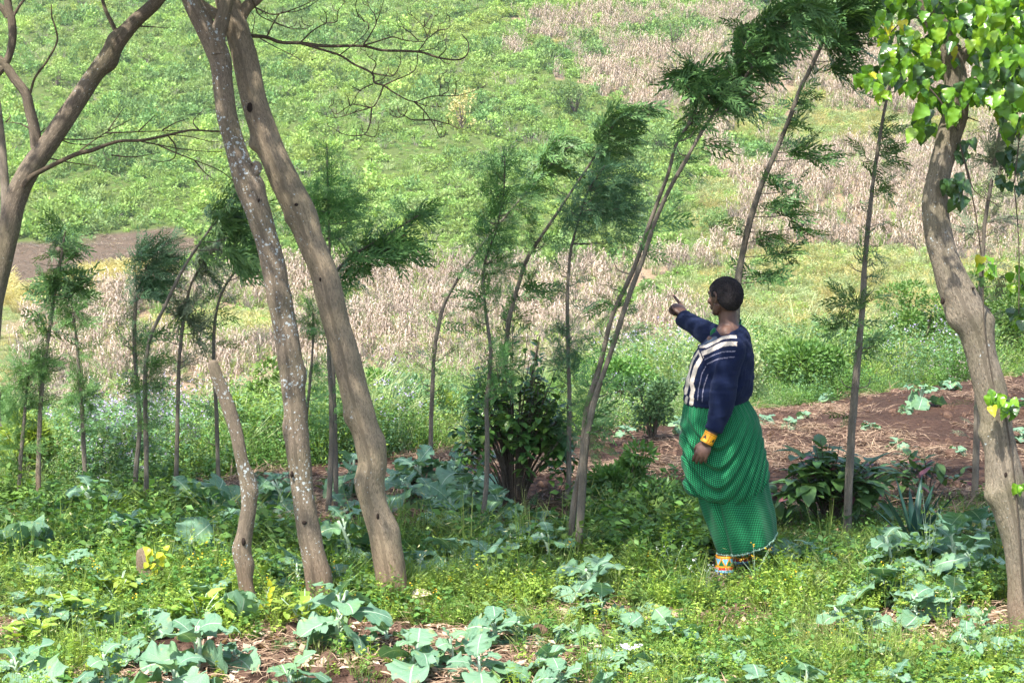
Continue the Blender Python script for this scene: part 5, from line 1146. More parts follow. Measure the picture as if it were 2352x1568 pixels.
ORD = ['first', 'second', 'third', 'fourth', 'fifth', 'sixth', 'seventh', 'eighth', 'ninth', 'tenth', 'eleventh', 'twelfth', 'thirteenth', 'fourteenth', 'fifteenth', 'sixteenth', 'seventeenth', 'eighteenth', 'nineteenth', 'twentieth', 'twenty-first', 'twenty-second', 'twenty-third', 'twenty-fourth', 'twenty-fifth', 'twenty-sixth', 'twenty-seventh', 'twenty-eighth']
for phrase, lst in ROWS:
    for i, (x, y, s) in enumerate(sorted(lst)):
        kale(x, y, s, '%s, %s from the left' % (phrase, ORD[i]))
kale(55, 1295, .85, 'large blue-grey cabbage among the weeds near the left edge', 0, protos=CB, name='cabbage', cat='cabbage', group='cabbages')
kale(545, 1435, .9, 'blue-grey cabbage at the foot of the sawn trunk', 0, protos=CB, name='cabbage', cat='cabbage', group='cabbages')
# pale shrubby weed with round yellow-green leaves
for (x, y, s, lab) in [(460, 1440, .11, 'bright green broad-leaved weed beside the cabbage and the sawn trunk'), (165, 1450, .10, 'yellow-green rounded weed at the bottom left between kale plants'), (700, 1450, .09, 'light green round-leaved weed at the foot of the spotted trunk'), (95, 1500, .10, 'round-leaved light weed in the lower left corner'), (270, 1400, .09, 'leafy green weed in front of the yellow-leaved stump')]:
    leafy('leafy_weed', lab, 'weed', G(x, y), ros(5, .13, .1, .08, .22, int(x)), 'near_yellowgreen', s, .68, int(x), nleaf=7, group='broad-leaved weeds', stemmat='kale_stalk')
# stump with yellow leaves
gs = G(345, 1365)
st = thing('old_stump', 'short brown sawn stump with a yellow-leaved shoot among the green weeds', 'tree stump', gs)
tb = Tubes(); tb.add([(0, 0, -.05), (-.01, 0, .1), (-.03, 0, .2), (-.035, 0, .235)], [.062, .055, .042, .03], 14, 5, .18, 4); tb.add([(.03, 0, -.03), (.05, 0, .08), (.045, .01, .15)], [.03, .026, .018], 9, 4, .2, 2)
mesh_obj('trunk', tb.mesh('trunk'), MATS['bark_big'], st)
lv = Leaves(); ry = np.random.default_rng(9)
for i in range(15):
    V, f, uv = leaf_grid(.05 * ry.uniform(.7, 1.3), .034, oval, .06, .3, .7, seed=i, nu=5, nv=6)
    lv.add(orient(V, (ry.normal(.03, .025), -.05, .10 + .17 * ry.random()), (ry.normal(0, .6), -.4, ry.uniform(-.8, .8)), (0, -1, .7)), f, uv, ry.random())
mesh_obj('leaves', lv.mesh('leaves'), MATS['yellow_leaf'], st)
gy_ = G(612, 1432); sp = thing('yellow_shoot', 'tiny wilted yellow shoot standing between the sawn trunk and the spotted trunk', 'shoot', gy_)
lv = Leaves()
for i in range(6):
    V, f, uv = leaf_grid(.05, .026, oval, .03, .3, .4, seed=i, nu=5, nv=6); lv.add(orient(V, (i * .008 - .02, 0, .05 + i * .024), (ry.normal(0, .5), -.3, .6), (0, -1, .3)), f, uv, .5)
mesh_obj('leaves', lv.mesh('leaves'), MATS['yellow_leaf'], sp)
tb = Tubes(); tb.add([(-.02, 0, -.02), (-.01, 0, .08), (.02, 0, .19)], [.003, .0025, .0015], 5, 4); mesh_obj('stem', tb.mesh('stem'), MATS['grass_stem'] if 'grass_stem' in MATS else MATS['kale_stalk'], sp)

# ------------------------------------------------------------ brush pile, bag, big grass stems
gb = G(1275, 1190); bp = thing('brush_pile', 'heap of dry cut twigs and brown straw under the glossy bush', 'brush', gb)
tb = Tubes(); rr_ = np.random.default_rng(3)
for i in range(150):
    a = rr_.uniform(0, 3.14); L = rr_.uniform(.12, .45); c = np.array([rr_.normal(0, .22), rr_.normal(0, .14), 0]); c[2] = .20 * math.exp(-(c[0] / .28) ** 2 - (c[1] / .2) ** 2) * rr_.random() + .015
    d = np.array([math.cos(a), math.sin(a), rr_.normal(0, .22)]) * L / 2
    tb.add([c - d, c + (0, 0, rr_.normal(0, .02)), c + d], np.array([1, .9, .5]) * rr_.uniform(.002, .007), 5, 3, cap=False)
mesh_obj('twigs', tb.mesh('twigs'), MATS['bark_branch'], bp)
rl = litter('twig_straw', 500, .16, .006, 'straw', 77, .38, .3); mesh_obj('straw', rl, None, bp).location = (0, 0, .04)
# crumpled white bag
gw = G(1432, 1528)
simple('white_plastic', (.78, .78, .82), .45, .4, (.70, .70, .76), 12, .3)
rbg = np.random.default_rng(8); nx_, ny_ = 14, 30; Vb = np.zeros((ny_, nx_, 3))
for i in range(ny_):
    for j in range(nx_):
        u_ = j / nx_ * 2 * math.pi; tt = i / (ny_ - 1); rad = .030 * (math.sin(math.pi * min(1, .08 + tt * .9)) ** .5) * (1 + .35 * math.sin(u_ * 3 + tt * 9) * .6 + .25 * rbg.normal(0, .5))
        Vb[i, j] = (-.10 + tt * .20 + .01 * math.sin(tt * 11), math.cos(u_) * rad * 1.3 + tt * .04, .028 + math.sin(u_) * rad + tt * .045)
ii = (np.arange(ny_ - 1)[:, None] * nx_ + np.arange(nx_)[None]); jj = (np.arange(ny_ - 1)[:, None] * nx_ + (np.arange(nx_)[None] + 1) % nx_)
bagm = raw_mesh('plastic_bag', Vb, 4, np.stack([ii, jj, jj + nx_, ii + nx_], -1).reshape(-1, 4), smooth=True)
bo = mesh_obj('plastic_bag', bagm, MATS['white_plastic']); bo.location = tuple(gw); tag(bo, 'crumpled white plastic strip lying among the kale at the bottom centre', 'plastic bag')
# pale dry maize husk by the smooth trunk
simple('husk', (.62, .5, .34), .8, .2, (.74, .64, .47), 25, .3)
gh = G(965, 1400); lv = Leaves()
for i in range(5):
    V, f, uv = leaf_grid(.17 * ry.uniform(.6, 1), .045, oval, .03, .6, ry.uniform(-.3, .8), seed=i, nu=5, nv=7); lv.add(orient(V, (-.06, 0, .02 + .012 * i), (1, ry.normal(0, .3), ry.uniform(0, .45)), (0, -.5, 1)), f, uv, .5)
ho = mesh_obj('dry_husk', lv.mesh('dry_husk'), MATS['husk']); ho.location = tuple(gh); tag(ho, 'pale dry husk lying on the weeds right of the smooth trunk\'s foot', 'husk')
# one tall thin weed stalk at right, another by the ankles
for (x, y, hgt, lab, fl) in [(2132, 1330, .48, 'tall pale seeding weed stalk in front of the agave', 'near_yellowgreen'), (1620, 1370, .22, 'white-flowered thin weed beside the woman\'s ankles', 'white_flower'), (1735, 1345, .24, 'yellow-flowered weed in front of the hem of the skirt', 'yellow_flower'), (1545, 1330, .2, 'small white-flowered weed left of the woman\'s feet', 'white_flower')]:
    gq = G(x, y); wq = thing('tall_weed', lab, 'weed', gq, 0, 'tall thin weeds'); rq = np.random.default_rng(int(x)); tb = Tubes(); Vs = []
    for s_ in range(5):
        e = np.array([rq.normal(0, .05), rq.normal(0, .03), hgt * rq.uniform(.6, 1)]); tb.add([(0, 0, 0), e * (.3, .3, .5), e], [.003, .002, .001], 5, 4, cap=False)
        Vs.append(kites(e + rq.normal(0, .007, (7, 3)), rdir(7, rq), rdir(7, rq), .010, .009))
        lf = kites(np.outer(rq.uniform(.2, .8, 4), e), rdir(4, rq) * (1, 1, .3), rdir(4, rq) + (0, 0, 1), .05, .018); 
        Vs.append(lf) if fl == 'near_yellowgreen' else None
    mesh_obj('stalk', tb.mesh('stalk'), MATS['kale_stalk'], wq)
    Vc = np.concatenate(Vs); mesh_obj('flowers', raw_mesh('flowers', Vc, 4, tint=np.repeat(rq.random(len(Vc)), 4)), MATS[fl], wq)
# ============================================================ THE WOMAN
gp = G(1672, 1322); YP = gp[1]
def W(x, y, dy=0.0): return P(x, y, YP + dy)
KP_ = YP / F
class Solid:
    """closed shells collected, then fused into one continuous skin"""
    def __init__(s): s.bm = bmesh.new()
    def tube(s, pts, ns=16, sub=5, flat=None):
        """pts: (x, y, dy, r)"""
        tb = Tubes(); tb.add([W(*p_[:3]) for p_ in pts], [p_[3] for p_ in pts], ns, sub)
        s.raw(np.vstack(tb.V), np.vstack(tb.F))
    def tubew(s, pts, rad, ns=12, sub=4):
        tb = Tubes(); tb.add(pts, rad, ns, sub); s.raw(np.vstack(tb.V), np.vstack(tb.F))
    def raw(s, V, Fc):
        vs = [s.bm.verts.new(v) for v in V]
        for f in Fc:
            try: s.bm.faces.new([vs[i] for i in f])
            except ValueError: pass
    def ell(s, c, axes, sub=3):
        """axes: 3 vectors (already scaled)"""
        M = Matrix([[axes[j][i] for j in range(3)] + [c[i]] for i in range(3)] + [[0, 0, 0, 1]])
        bmesh.ops.create_icosphere(s.bm, subdivisions=sub, radius=1, matrix=M)
    def fuse(s, name, voxel, smooth=3, fac=.5):
        me = bpy.data.meshes.new(name); bmesh.ops.recalc_face_normals(s.bm, faces=s.bm.faces[:]); s.bm.to_mesh(me); s.bm.free()
        o = bpy.data.objects.new(name, me); C.objects.link(o)
        m = o.modifiers.new('r', 'REMESH'); m.mode = 'VOXEL'; m.voxel_size = voxel; m.use_smooth_shade = True
        m = o.modifiers.new('s', 'SMOOTH'); m.iterations = smooth; m.factor = fac
        dg = bpy.context.evaluated_depsgraph_get(); out = bpy.data.meshes.new_from_object(o.evaluated_get(dg))
        bpy.data.objects.remove(o); out.name = name; return out
person = thing('person', 'woman in navy striped sweater and green checked wrap, pointing left with outstretched arm', 'person', gp)

fH = np.array([-.60, .80, 0.]); lH = np.array([-.80, -.60, 0.]); uH = np.array([0, 0, 1.])
tilt = .06; uH = nrm(uH + lH * -.02 + fH * .05); fH = nrm(fH - uH * fH.dot(uH)); lH = np.cross(uH, fH)
hc = W(1667, 678)
def hd(f, l, u): return hc + fH * f + lH * l + uH * u
B = Solid()
B.ell(hc, [fH * .096, lH * .076, uH * .092])                       # skull
B.ell(hd(.040, 0, -.030), [fH * .060, lH * .060, uH * .070])       # face
B.ell(hd(.050, 0, -.082), [fH * .040, lH * .036, uH * .030])       # chin
B.tubew([hd(.0, .058, -.045), hd(.022, .052, -.078), hd(.062, .022, -.094)], [.020, .018, .016])   # jaw
B.tubew([hd(.0, -.058, -.045), hd(.022, -.052, -.078), hd(.062, -.022, -.094)], [.020, .018, .016])
B.tubew([hd(.093, 0, .002), hd(.104, 0, -.018), hd(.113, 0, -.035), hd(.098, 0, -.044)], [.009, .011, .014, .012])   # nose
for sg in (-1, 1):
    B.ell(hd(.100, .017 * sg, -.041), [fH * .010, lH * .010, uH * .008], 2)
    B.tubew([hd(.088, .012 * sg, .014), hd(.090, .032 * sg, .018), hd(.076, .052 * sg, .012)], [.008, .009, .007])   # brow
    B.ell(hd(.066, .042 * sg, -.030), [fH * .026, lH * .022, uH * .020], 2)    # cheek
    # ear: rim, lobe and bowl
    e0 = [hd(.004, .073 * sg, -.012), hd(.000, .084 * sg, .012), hd(-.012, .090 * sg, .016), hd(-.022, .090 * sg, .000), hd(-.018, .086 * sg, -.024), hd(-.004, .080 * sg, -.040)]
    B.tubew(e0, [.005, .006, .006, .006, .0055, .0065]); B.ell(hd(-.006, .077 * sg, -.008), [fH * .014, lH * .007, uH * .022], 2)
B.tubew([hd(.098, -.02, -.062), hd(.103, 0, -.059), hd(.098, .02, -.062)], [.006, .009, .006]); B.tubew([hd(.096, -.018, -.071), hd(.101, 0, -.072), hd(.096, .018, -.071)], [.006, .009, .006])
# neck and top of the shoulders
B.tube([(1669, 700, .01, .052), (1671, 722, .01, .050), (1673, 742, .01, .054), (1674, 760, .01, .072), (1676, 790, .01, .085)])
B.tube([(1668, 776, -.08, .030), (1670, 764, -.02, .050), (1676, 760, .06, .048), (1672, 772, .10, .040)])
B.ell(W(1664, 781, .01), [np.array([.068, 0, 0]), np.array([0, .10, 0]), np.array([0, 0, .046])])
# trunk and legs, under the clothes
B.tube([(1668, 780, 0, .10), (1655, 850, 0, .125), (1650, 930, 0, .125), (1665, 1010, 0, .14), (1675, 1080, 0, .12)])
for (hx, kx, ax, dy, ay) in ((1655, 1662, 1664, -.075, 1305), (1685, 1694, 1703, .085, 1285)):
    B.tube([(hx, 1040, dy * 1.1, .10), (hx + 4, 1120, dy, .080), (kx, 1180, dy, .055), (kx + 2, 1215, dy, .055), (ax, 1262, dy, .036), (ax, ay, dy, .034), (ax + 2, ay + 18, dy, .036)])
    c = W(ax, ay + 18, dy)
    B.tubew([c + (.03, .01, 0), c + (-.03, -.01, -.008), c + (-.09, -.035, -.020), c + (-.15, -.06, -.030)], [.034, .036, .032, .024])
    for q in range(5): B.tubew([c + (-.14 + .008 * q, -.085 + .018 * q, -.030), c + (-.175 + .009 * q, -.095 + .018 * q, -.034)], [.011 if q else .013, .009], 8, 3)
# near arm, hanging
B.tube([(1680, 822, -.15, .045), (1664, 870, -.19, .052), (1658, 915, -.21, .045), (1648, 955, -.225, .038), (1637, 990, -.23, .030), (1629, 1006, -.232, .027), (1622, 1020, -.233, .030)])
def hand(wrist, dirn, back, side, fingers, thumb, s=1.0):
    """wrist pos, unit direction of the palm, back-of-hand normal, side towards the thumb"""
    d, n_, t_ = dirn, back, side
    pc = wrist + d * .048 * s
    B.ell(pc, [d * .048 * s, t_ * .041 * s, n_ * .017 * s]); B.ell(wrist + d * .01, [d * .03, t_ * .030, n_ * .020], 2)
    for i, (spread, bends, L) in enumerate(fingers):
        o_ = wrist + d * (.080 - .004 * abs(i - 1)) * s + t_ * (.030 - .0195 * i) * s
        ang = spread[0]; dd = nrm(d + t_ * spread[1]); pts = [o_ - dd * .012, o_]; a = 0; rr = [.0098, .0098]
        for b_, l_ in zip(bends, (.44, .32, .24)):
            a += b_; v = dd * math.cos(a) - n_ * math.sin(a); pts.append(pts[-1] + v * L * l_ * s); rr.append(rr[-1] * .90)
        B.tubew(pts, rr, 10, 4)
    pts = [wrist + d * .018 + t_ * .018] + [wrist + d * a_ + t_ * b_ - n_ * c_ for (a_, b_, c_) in thumb]
    B.tubew(pts, [.015, .0135, .0115, .0095][:len(pts)], 10, 4)
dn = nrm(W(1610, 1048, -.235) - W(1624, 1016, -.232)); bk = nrm(np.array([-.30, -.95, 0.]) - dn * dn.dot([-.30, -.95, 0.])); sd = nrm(np.cross(bk, dn)); sd = sd if sd[0] < 0 else -sd
hand(W(1624, 1014, -.232), dn, bk, sd, [((0, .06), (.35, .55, .4), .072), ((0, .02), (.40, .6, .4), .080), ((0, -.03), (.45, .65, .4), .075), ((0, -.08), (.5, .65, .4), .060)], [(.045, .038, .012), (.068, .040, .030), (.082, .030, .044)], .98)
# far arm, pointing
B.tube([(1645, 782, .13, .055), (1615, 760, .27, .048), (1592, 744, .36, .040), (1574, 730, .43, .032), (1568, 721, .45, .029)])
wr = W(1570, 724, .44); dn2 = nrm(W(1551, 697, .53) - wr); bk2 = nrm(np.array([.45, -.75, .35])); bk2 = nrm(bk2 - dn2 * dn2.dot(bk2)); sd2 = np.cross(bk2, dn2)
sd2 = sd2 if sd2[0] > 0 else -sd2     # index side up and to the right
hand(wr, dn2, bk2, sd2, [((0, -.10), (-.06, .04, .04), .098), ((0, .0), (1.15, 1.35, .9), .074), ((0, 0), (1.2, 1.4, .9), .070), ((0, 0), (1.2, 1.4, .9), .058)], [(.040, .034, .020), (.066, .022, .034), (.082, .004, .036)], 1.15)
bm_body = B.fuse('body', .0032, 3, .5)
t = NT('skin')
p = t.pos(); n1 = t.noise(p, 30, 4); n2 = t.noise(p, 180, 3)
col = t.mix(t.step(n1, .3, .7), (.085, .043, .031), (.125, .066, .047))
b = t.n('BsdfPrincipled', {'Base Color': col, 'Roughness': .48, 'Specular IOR Level': .45, 'Subsurface Weight': .06, 'Subsurface Radius': (.02, .008, .004), 'Subsurface Scale': .3})
t.set(b, 'Normal', t.n('Bump', {'Height': n2, 'Strength': .25, 'Distance': .002})); t.finish(b)
mesh_obj('body', local(bm_body, gp), MATS['skin'], person)

# hair: a close-cropped cap
t = NT('cropped_hair'); p = t.pos(); n1 = t.noise(p, 260, 2); n2 = t.noise(p, 60, 3)
b = t.n('BsdfPrincipled', {'Base Color': t.mix(t.step(n1, .4, .65), (.006, .005, .006), (.030, .024, .026)), 'Roughness': .85, 'Specular IOR Level': .25})
t.set(b, 'Normal', t.n('Bump', {'Height': t.math('ADD', n1, t.math('MULTIPLY', n2, .6)), 'Strength': 1.0, 'Distance': .006})); t.finish(b)
bm = bmesh.new(); bmesh.ops.create_icosphere(bm, subdivisions=6, radius=1)
rh = np.random.default_rng(4); kill = []
for v in bm.verts:
    f, l, u = v.co
    # face and below the ears stay bare
    lim = -.10 + .70 * max(0, f + .02) if f > -.10 else -.10 - .72 * min(1, (-f - .10) / .35)
    if abs(l) > .80 and f < .28: lim = min(lim, -.08)
    if u < lim + .03 * math.sin(l * 30) * 0: kill.append(v)
    if abs(l) > .70 and abs(f + .08) < .26 and u < .22: lim = .24
    s_ = 1.055 + .030 * (rh.random() - .5) + .03 * max(0, abs(f) - .4) * (u > 0)
    if u < -.35: s_ *= 1 - .12 * (-u - .35)
    q = hc + fH * f * .098 * s_ + lH * l * .078 * s_ + uH * u * (.094 if u > 0 else .100) * s_
    v.co = q
bmesh.ops.delete(bm, geom=kill, context='VERTS')
me = bpy.data.meshes.new('hair'); bm.to_mesh(me); bm.free()
for po in me.polygons: po.use_smooth = True
ho_ = mesh_obj('hair', local(me, gp), MATS['cropped_hair'], person); m = ho_.modifiers.new('thick', 'SOLIDIFY'); m.thickness = .012; m.offset = -.6
bpy_eye = None
# eyes and mouth line
for sg in (-1, 1):
    bm = bmesh.new(); c = hd(.083, .031 * sg, -.004)
    bmesh.ops.create_icosphere(bm, subdivisions=2, radius=.011, matrix=Matrix.Translation(Vector(tuple(c - gp))))
    me = bpy.data.meshes.new('eye'); bm.to_mesh(me); bm.free()
    mesh_obj('eye', me, simple('eye_dark%s' % sg, (.05, .03, .02), .2, .5), person)

# ---------------------------------------------------------------- sweater
Sw = Solid()
rows = [(746, 1646, 1702, .070), (756, 1634, 1714, .135), (772, 1621, 1724, .178), (792, 1606, 1728, .198), (815, 1594, 1731, .204), (840, 1584, 1731, .203), (865, 1577, 1731, .200), (890, 1573, 1729, .194), (908, 1570, 1725, .186), (916, 1571, 1722, .180), (920, 1572, 1720, .178), (927, 1571, 1719, .179), (931, 1574, 1716, .174)]
nn_ = 56; VV = []
for k, (y, xl, xr, hdp) in enumerate(rows):
    for j in range(nn_):
        a = 2 * math.pi * j / nn_; cx_ = (xl + xr) / 2; hw = (xr - xl) / 2
        ca, sa = math.cos(a), math.sin(a)
        # lower at the front, higher at the back
        yy = y + (10 * max(0, -ca) + 12 * max(0, sa)) * (1 if k < 3 else .4 if k == 3 else 0) - (12 * max(0, ca) if k > 7 else 0) * (k - 7) / 5
        fold = .006 * math.sin(a * 9 + y * .11) * (1 if 3 < k < 8 else 0) + .004 * math.sin(y * .45 + a * 3) * (1 if k > 5 else 0)
        w_ = W(cx_ + hw * ca * (1 + .02 * math.sin(3 * a)), yy, 0)
        VV.append(w_ + np.array([ca * fold, -sa * (hdp + fold), 0]))
VV = np.array(VV); K = len(rows)
fc = [(i * nn_ + j, i * nn_ + (j + 1) % nn_, (i + 1) * nn_ + (j + 1) % nn_, (i + 1) * nn_ + j) for i in range(K - 1) for j in range(nn_)]
vs = [Sw.bm.verts.new(v) for v in VV]
for f in fc: Sw.bm.faces.new([vs[i] for i in f])
Sw.bm.faces.new(vs[:nn_]); Sw.bm.faces.new(vs[-nn_:][::-1])
Sw.tube([(1692, 784, -.125, .050), (1684, 806, -.155, .066), (1674, 835, -.175, .069), (1666, 870, -.190, .068), (1660, 905, -.205, .070), (1657, 935, -.215, .066), (1649, 960, -.222, .056), (1642, 978, -.228, .049), (1638, 988, -.230, .048)], 20)
Sw.tube([(1660, 776, .09, .062), (1634, 772, .17, .068), (1612, 758, .27, .063), (1592, 745, .35, .057), (1577, 736, .41, .052), (1571, 732, .44, .051)], 20)
sw = Sw.fuse('sweater', .0042, 4, .5)
n = len(sw.vertices); co = np.zeros(n * 3); sw.vertices.foreach_get('co', co); co = co.reshape(-1, 3)
nr = np.zeros(n * 3); sw.vertices.foreach_get('normal', nr); nr = nr.reshape(-1, 3)
# knit wrinkles
wr_ = .009 * (fbm(co[:, 0] * 1 + co[:, 1] * .6, co[:, 2] * 2.6, .09, 1) - .5) + .011 * (fbm(co[:, 0] + co[:, 1], co[:, 2] * 3.2, .16, 2) - .5)
co = co + nr * wr_[:, None]; sw.vertices.foreach_set('co', co.ravel())
u, v = proj(co[:, 0], co[:, 1], co[:, 2])
cu = (u / .9408 - 1560) * 3.92; cv = (v / .9408 - 620) * 3.92     # in the coordinates of my close-up of the sweater
vcx = np.tile(np.array([.004, .009, .034, 1.]), (n, 1))
def segd(px, py, pts):
    d = np.full(len(px), 1e9)
    for (a, b) in zip(pts[:-1], pts[1:]):
        ax, ay = a; bx, by = b; t_ = np.clip(((px - ax) * (bx - ax) + (py - ay) * (by - ay)) / ((bx - ax) ** 2 + (by - ay) ** 2), 0, 1)
        d = np.minimum(d, np.hypot(px - ax - t_ * (bx - ax), py - ay - t_ * (by - ay)))
    return d
front = (co[:, 1] < YP - .02)
notsleeve = True
STR = [([(572, 882), (640, 882), (720, 845), (800, 802), (880, 790), (940, 792)], 28, (.60, .53, .45)), ([(592, 955), (650, 935), (720, 900), (800, 865), (870, 855), (935, 860)], 42, (.56, .49, .42)),
       ([(625, 1012), (700, 972), (800, 935), (920, 930)], 7, (.22, .22, .3)), ([(650, 1052), (760, 1002), (920, 982)], 7, (.2, .2, .28)),
       ([(560, 930), (510, 1010), (475, 1120), (462, 1250), (445, 1330)], 32, (.60, .53, .45)), ([(600, 990), (545, 1080), (515, 1180), (500, 1240), (517, 1290), (502, 1360)], 40, (.58, .51, .44)),
       ([(458, 1372), (446, 1425)], 26, (.56, .5, .43)), ([(508, 1385), (500, 1430)], 38, (.56, .5, .43)),
       ([(640, 1075), (600, 1150), (585, 1230), (570, 1290), (560, 1400)], 7, (.2, .2, .28)), ([(660, 1150), (625, 1250), (608, 1330), (605, 1410)], 7, (.2, .2, .28)),
       ([(500, 990), (450, 1120), (432, 1260)], 14, (.10, .15, .24)), ([(600, 855), (680, 822), (730, 805)], 40, (.09, .12, .17))]
for pts, th, colr in STR:
    m = front & (segd(cu, cv, pts) < th / 2) & ~((cu > 690) & (cv > 1080)) & (cu < 942)
    vcx[m, :3] = colr
m = segd(cu, cv, [(568, 885), (620, 1020), (668, 1090)]) < 6; vcx[m & front, :3] = (.006, .008, .03)
m = front & (cu < 942) & (segd(cu, cv, [(942, 780), (945, 900), (950, 1000)]) < 5); vcx[m, :3] = (.006, .009, .035)
a = sw.attributes.new('col', 'FLOAT_COLOR', 'POINT'); a.data.foreach_set('color', vcx.astype(np.float32).ravel())
t = NT('knit'); base = t.n('Attribute', attribute_name='col'); p = t.pos()
wv = t.n('TexWave', {'Vector': p, 'Scale': 70, 'Distortion': 2.0, 'Detail': 1}, bands_direction='Z'); n2 = t.noise(p, 420, 2); n3 = t.noise(p, 14, 3)
col = t.mix(t.step(n2, .35, .7), t.mix(1.0, base.outputs[0], (.75, .75, .8), 'MULTIPLY'), t.mix(1.0, base.outputs[0], (1.5, 1.45, 1.3), 'MULTIPLY'))
col = t.mix(t.math('MULTIPLY', t.step(n3, .55, .75), .3), col, t.mix(1.0, col, (1.7, 1.4, 1.4), 'MULTIPLY'))
b = t.n('BsdfPrincipled', {'Base Color': col, 'Roughness': .95, 'Specular IOR Level': .15, 'Sheen Weight': .10, 'Sheen Roughness': .5, 'Sheen Tint': (.5, .55, .9, 1)})
t.set(b, 'Normal', t.n('Bump', {'Height': t.math('ADD', wv.outputs[1], n2), 'Strength': .55, 'Distance': .003})); t.finish(b)
sw.update(); mesh_obj('sweater', local(sw, gp), MATS['knit'], person)

# ---------------------------------------------------------------- wrap skirt: an under layer and a draped over layer
t = NT('gingham'); uv = t.n('UVMap'); sx = t.n('SeparateXYZ', {0: uv.outputs[0]})
def band(s_): return t.step(t.math('ABSOLUTE', t.math('SUBTRACT', t.math('FRACT', t.math('MULTIPLY', s_, 1 / .0090)), .5)), .21, .29)
bx_, by_ = band(sx.outputs[0]), band(sx.outputs[1])
col = t.mix(bx_, t.mix(by_, (.001, .022, .010), (.003, .088, .034)), t.mix(by_, (.003, .088, .034), (.024, .30, .115)))
b = t.n('BsdfPrincipled', {'Base Color': col, 'Roughness': .85, 'Specular IOR Level': .2, 'Sheen Weight': .1})
t.set(b, 'Normal', t.n('Bump', {'Height': t.noise(t.pos(), 500, 2), 'Strength': .2, 'Distance': .002}))
tr = t.n('BsdfTranslucent', {'Color': col}); t.finish(t.n('MixShader', {0: .08, 1: b.outputs[0], 2: tr.outputs[0]}))
def cloth(name, rows, y_bottom, disp, nk, nj, slant=0.0, hem=None, uvf=None):
    """rows: (y, xl, xr, depth) interpolated; y_bottom(angle) -> lowest y"""
    ry = np.array([r_[0] for r_ in rows], float); V = np.zeros((nk, nj + 1, 3)); UV = np.zeros((nk, nj + 1, 2))
    for j in range(nj + 1):
        a = 2 * math.pi * j / nj; ca, sa = math.cos(a), math.sin(a); yb = y_bottom(ca, sa)
        for i in range(nk):
            y = ry[0] + (yb - ry[0]) * i / (nk - 1)
            xl = np.interp(y, ry, [r_[1] for r_ in rows]); xr = np.interp(y, ry, [r_[2] for r_ in rows]); dp = np.interp(y, ry, [r_[3] for r_ in rows])
            x = (xl + xr) / 2 + (xr - xl) / 2 * ca; d_ = disp(x, y, a, i / (nk - 1))
            w_ = W(x, y, 0); V[i, j] = w_ + np.array([ca * d_, -sa * (dp + d_), 0])
            UV[i, j] = uvf(x, y, a) if uvf else (a * .19, y * KP_)
    ii = (np.arange(nk - 1)[:, None] * (nj + 1) + np.arange(nj)[None])
    f = np.stack([ii, ii + 1, ii + nj + 2, ii + nj + 1], -1).reshape(-1, 4)
    me = raw_mesh(name, V, 4, f, uv=UV.reshape(-1, 2), smooth=True)
    o = mesh_obj(name, local(me, gp), MATS['gingham'], person); m = o.modifiers.new('thick', 'SOLIDIFY'); m.thickness = .0025; m.offset = -1
    return o, V
lo = [(1060, 1600, 1752, .185), (1120, 1600, 1764, .195), (1150, 1604, 1770, .198), (1170, 1610, 1776, .20), (1192, 1618, 1780, .20), (1232, 1634, 1782, .20), (1268, 1650, 1781, .198)]
def d_lo(x, y, a, t_):
    s_ = math.sin(a)
    line = 1640 + (y - 1145) * .24
    g_ = -.016 * math.exp(-((x - line) / 5.5) ** 2) * (1 if s_ > 0 else 0) * min(1, max(0, (y - 1100) / 40)) + .010 * math.exp(-((x - line + 14) / 9) ** 2) * (1 if s_ > 0 else 0)
    return g_ + .005 * math.sin(a * 7 + 1) + .004 * math.sin(a * 11 + y * .012)
skirt, VL = cloth('skirt', lo, lambda ca, sa: 1245 - 18 * ca + 7 * max(0, sa) - 4 * max(0, ca * ca * ca), d_lo, 46, 220)
up = [(912, 1576, 1714, .162), (930, 1571, 1725, .173), (950, 1567, 1738, .186), (976, 1564, 1747, .196), (1005, 1563, 1752, .204), (1030, 1564, 1757, .210), (1060, 1566, 1763, .215), (1084, 1569, 1767, .218), (1110, 1572, 1770, .216), (1130, 1577, 1771, .212), (1140, 1584, 1770, .206), (1150, 1596, 1766, .200)]
def level(x, y):
    s_ = (x - 1642) / 95
    return y + (170 if s_ > 0 else 120) * abs(s_) ** 1.7
def d_up(x, y, a, t_):
    L_ = level(x, y); amp = min(1, max(0, (y - 950) / 60)) * (1 if math.sin(a) > -.2 else .3)
    w_ = math.sin((L_ - 1000) / 44 * 2 * math.pi + .6 * math.sin(x * .05)) ; w2 = math.sin((L_ - 990) / 23 * 2 * math.pi + 1.0)
    sh = math.copysign(abs(w_) ** .7, w_)
    g_ = amp * (.0115 * sh + .0045 * w2 + .004 * (fbm(np.array([x / 40.]), np.array([y / 60.]), 1, 1)[0] - .5))
    g_ *= 1 - .7 * max(0, math.cos(a))
    g_ += .0035 * math.sin(a * 34 + .5 * math.sin(y * .05)) * math.exp(-((y - 925) / 38) ** 2)
    g_ += .004 * math.sin(x * .21 + y * .02) * (1 if x < 1606 else 0) * amp
    g_ -= .010 * math.exp(-((x - 1622) / 16) ** 2 - ((y - 1078) / 16) ** 2)
    return g_ - .012 * max(0, t_ - .93) / .07
drape, VU = cloth('drape', up, lambda ca, sa: 1143 - 4 * max(0, -ca) * 3 - 50 * max(0, ca) ** 2.2 + (4 if sa > 0 else 0), d_up, 110, 260,
                  uvf=lambda x, y, a: (a * .19 + (y - 1000) * KP_ * .12, (y + .55 * (level(x, y) - y)) * KP_))
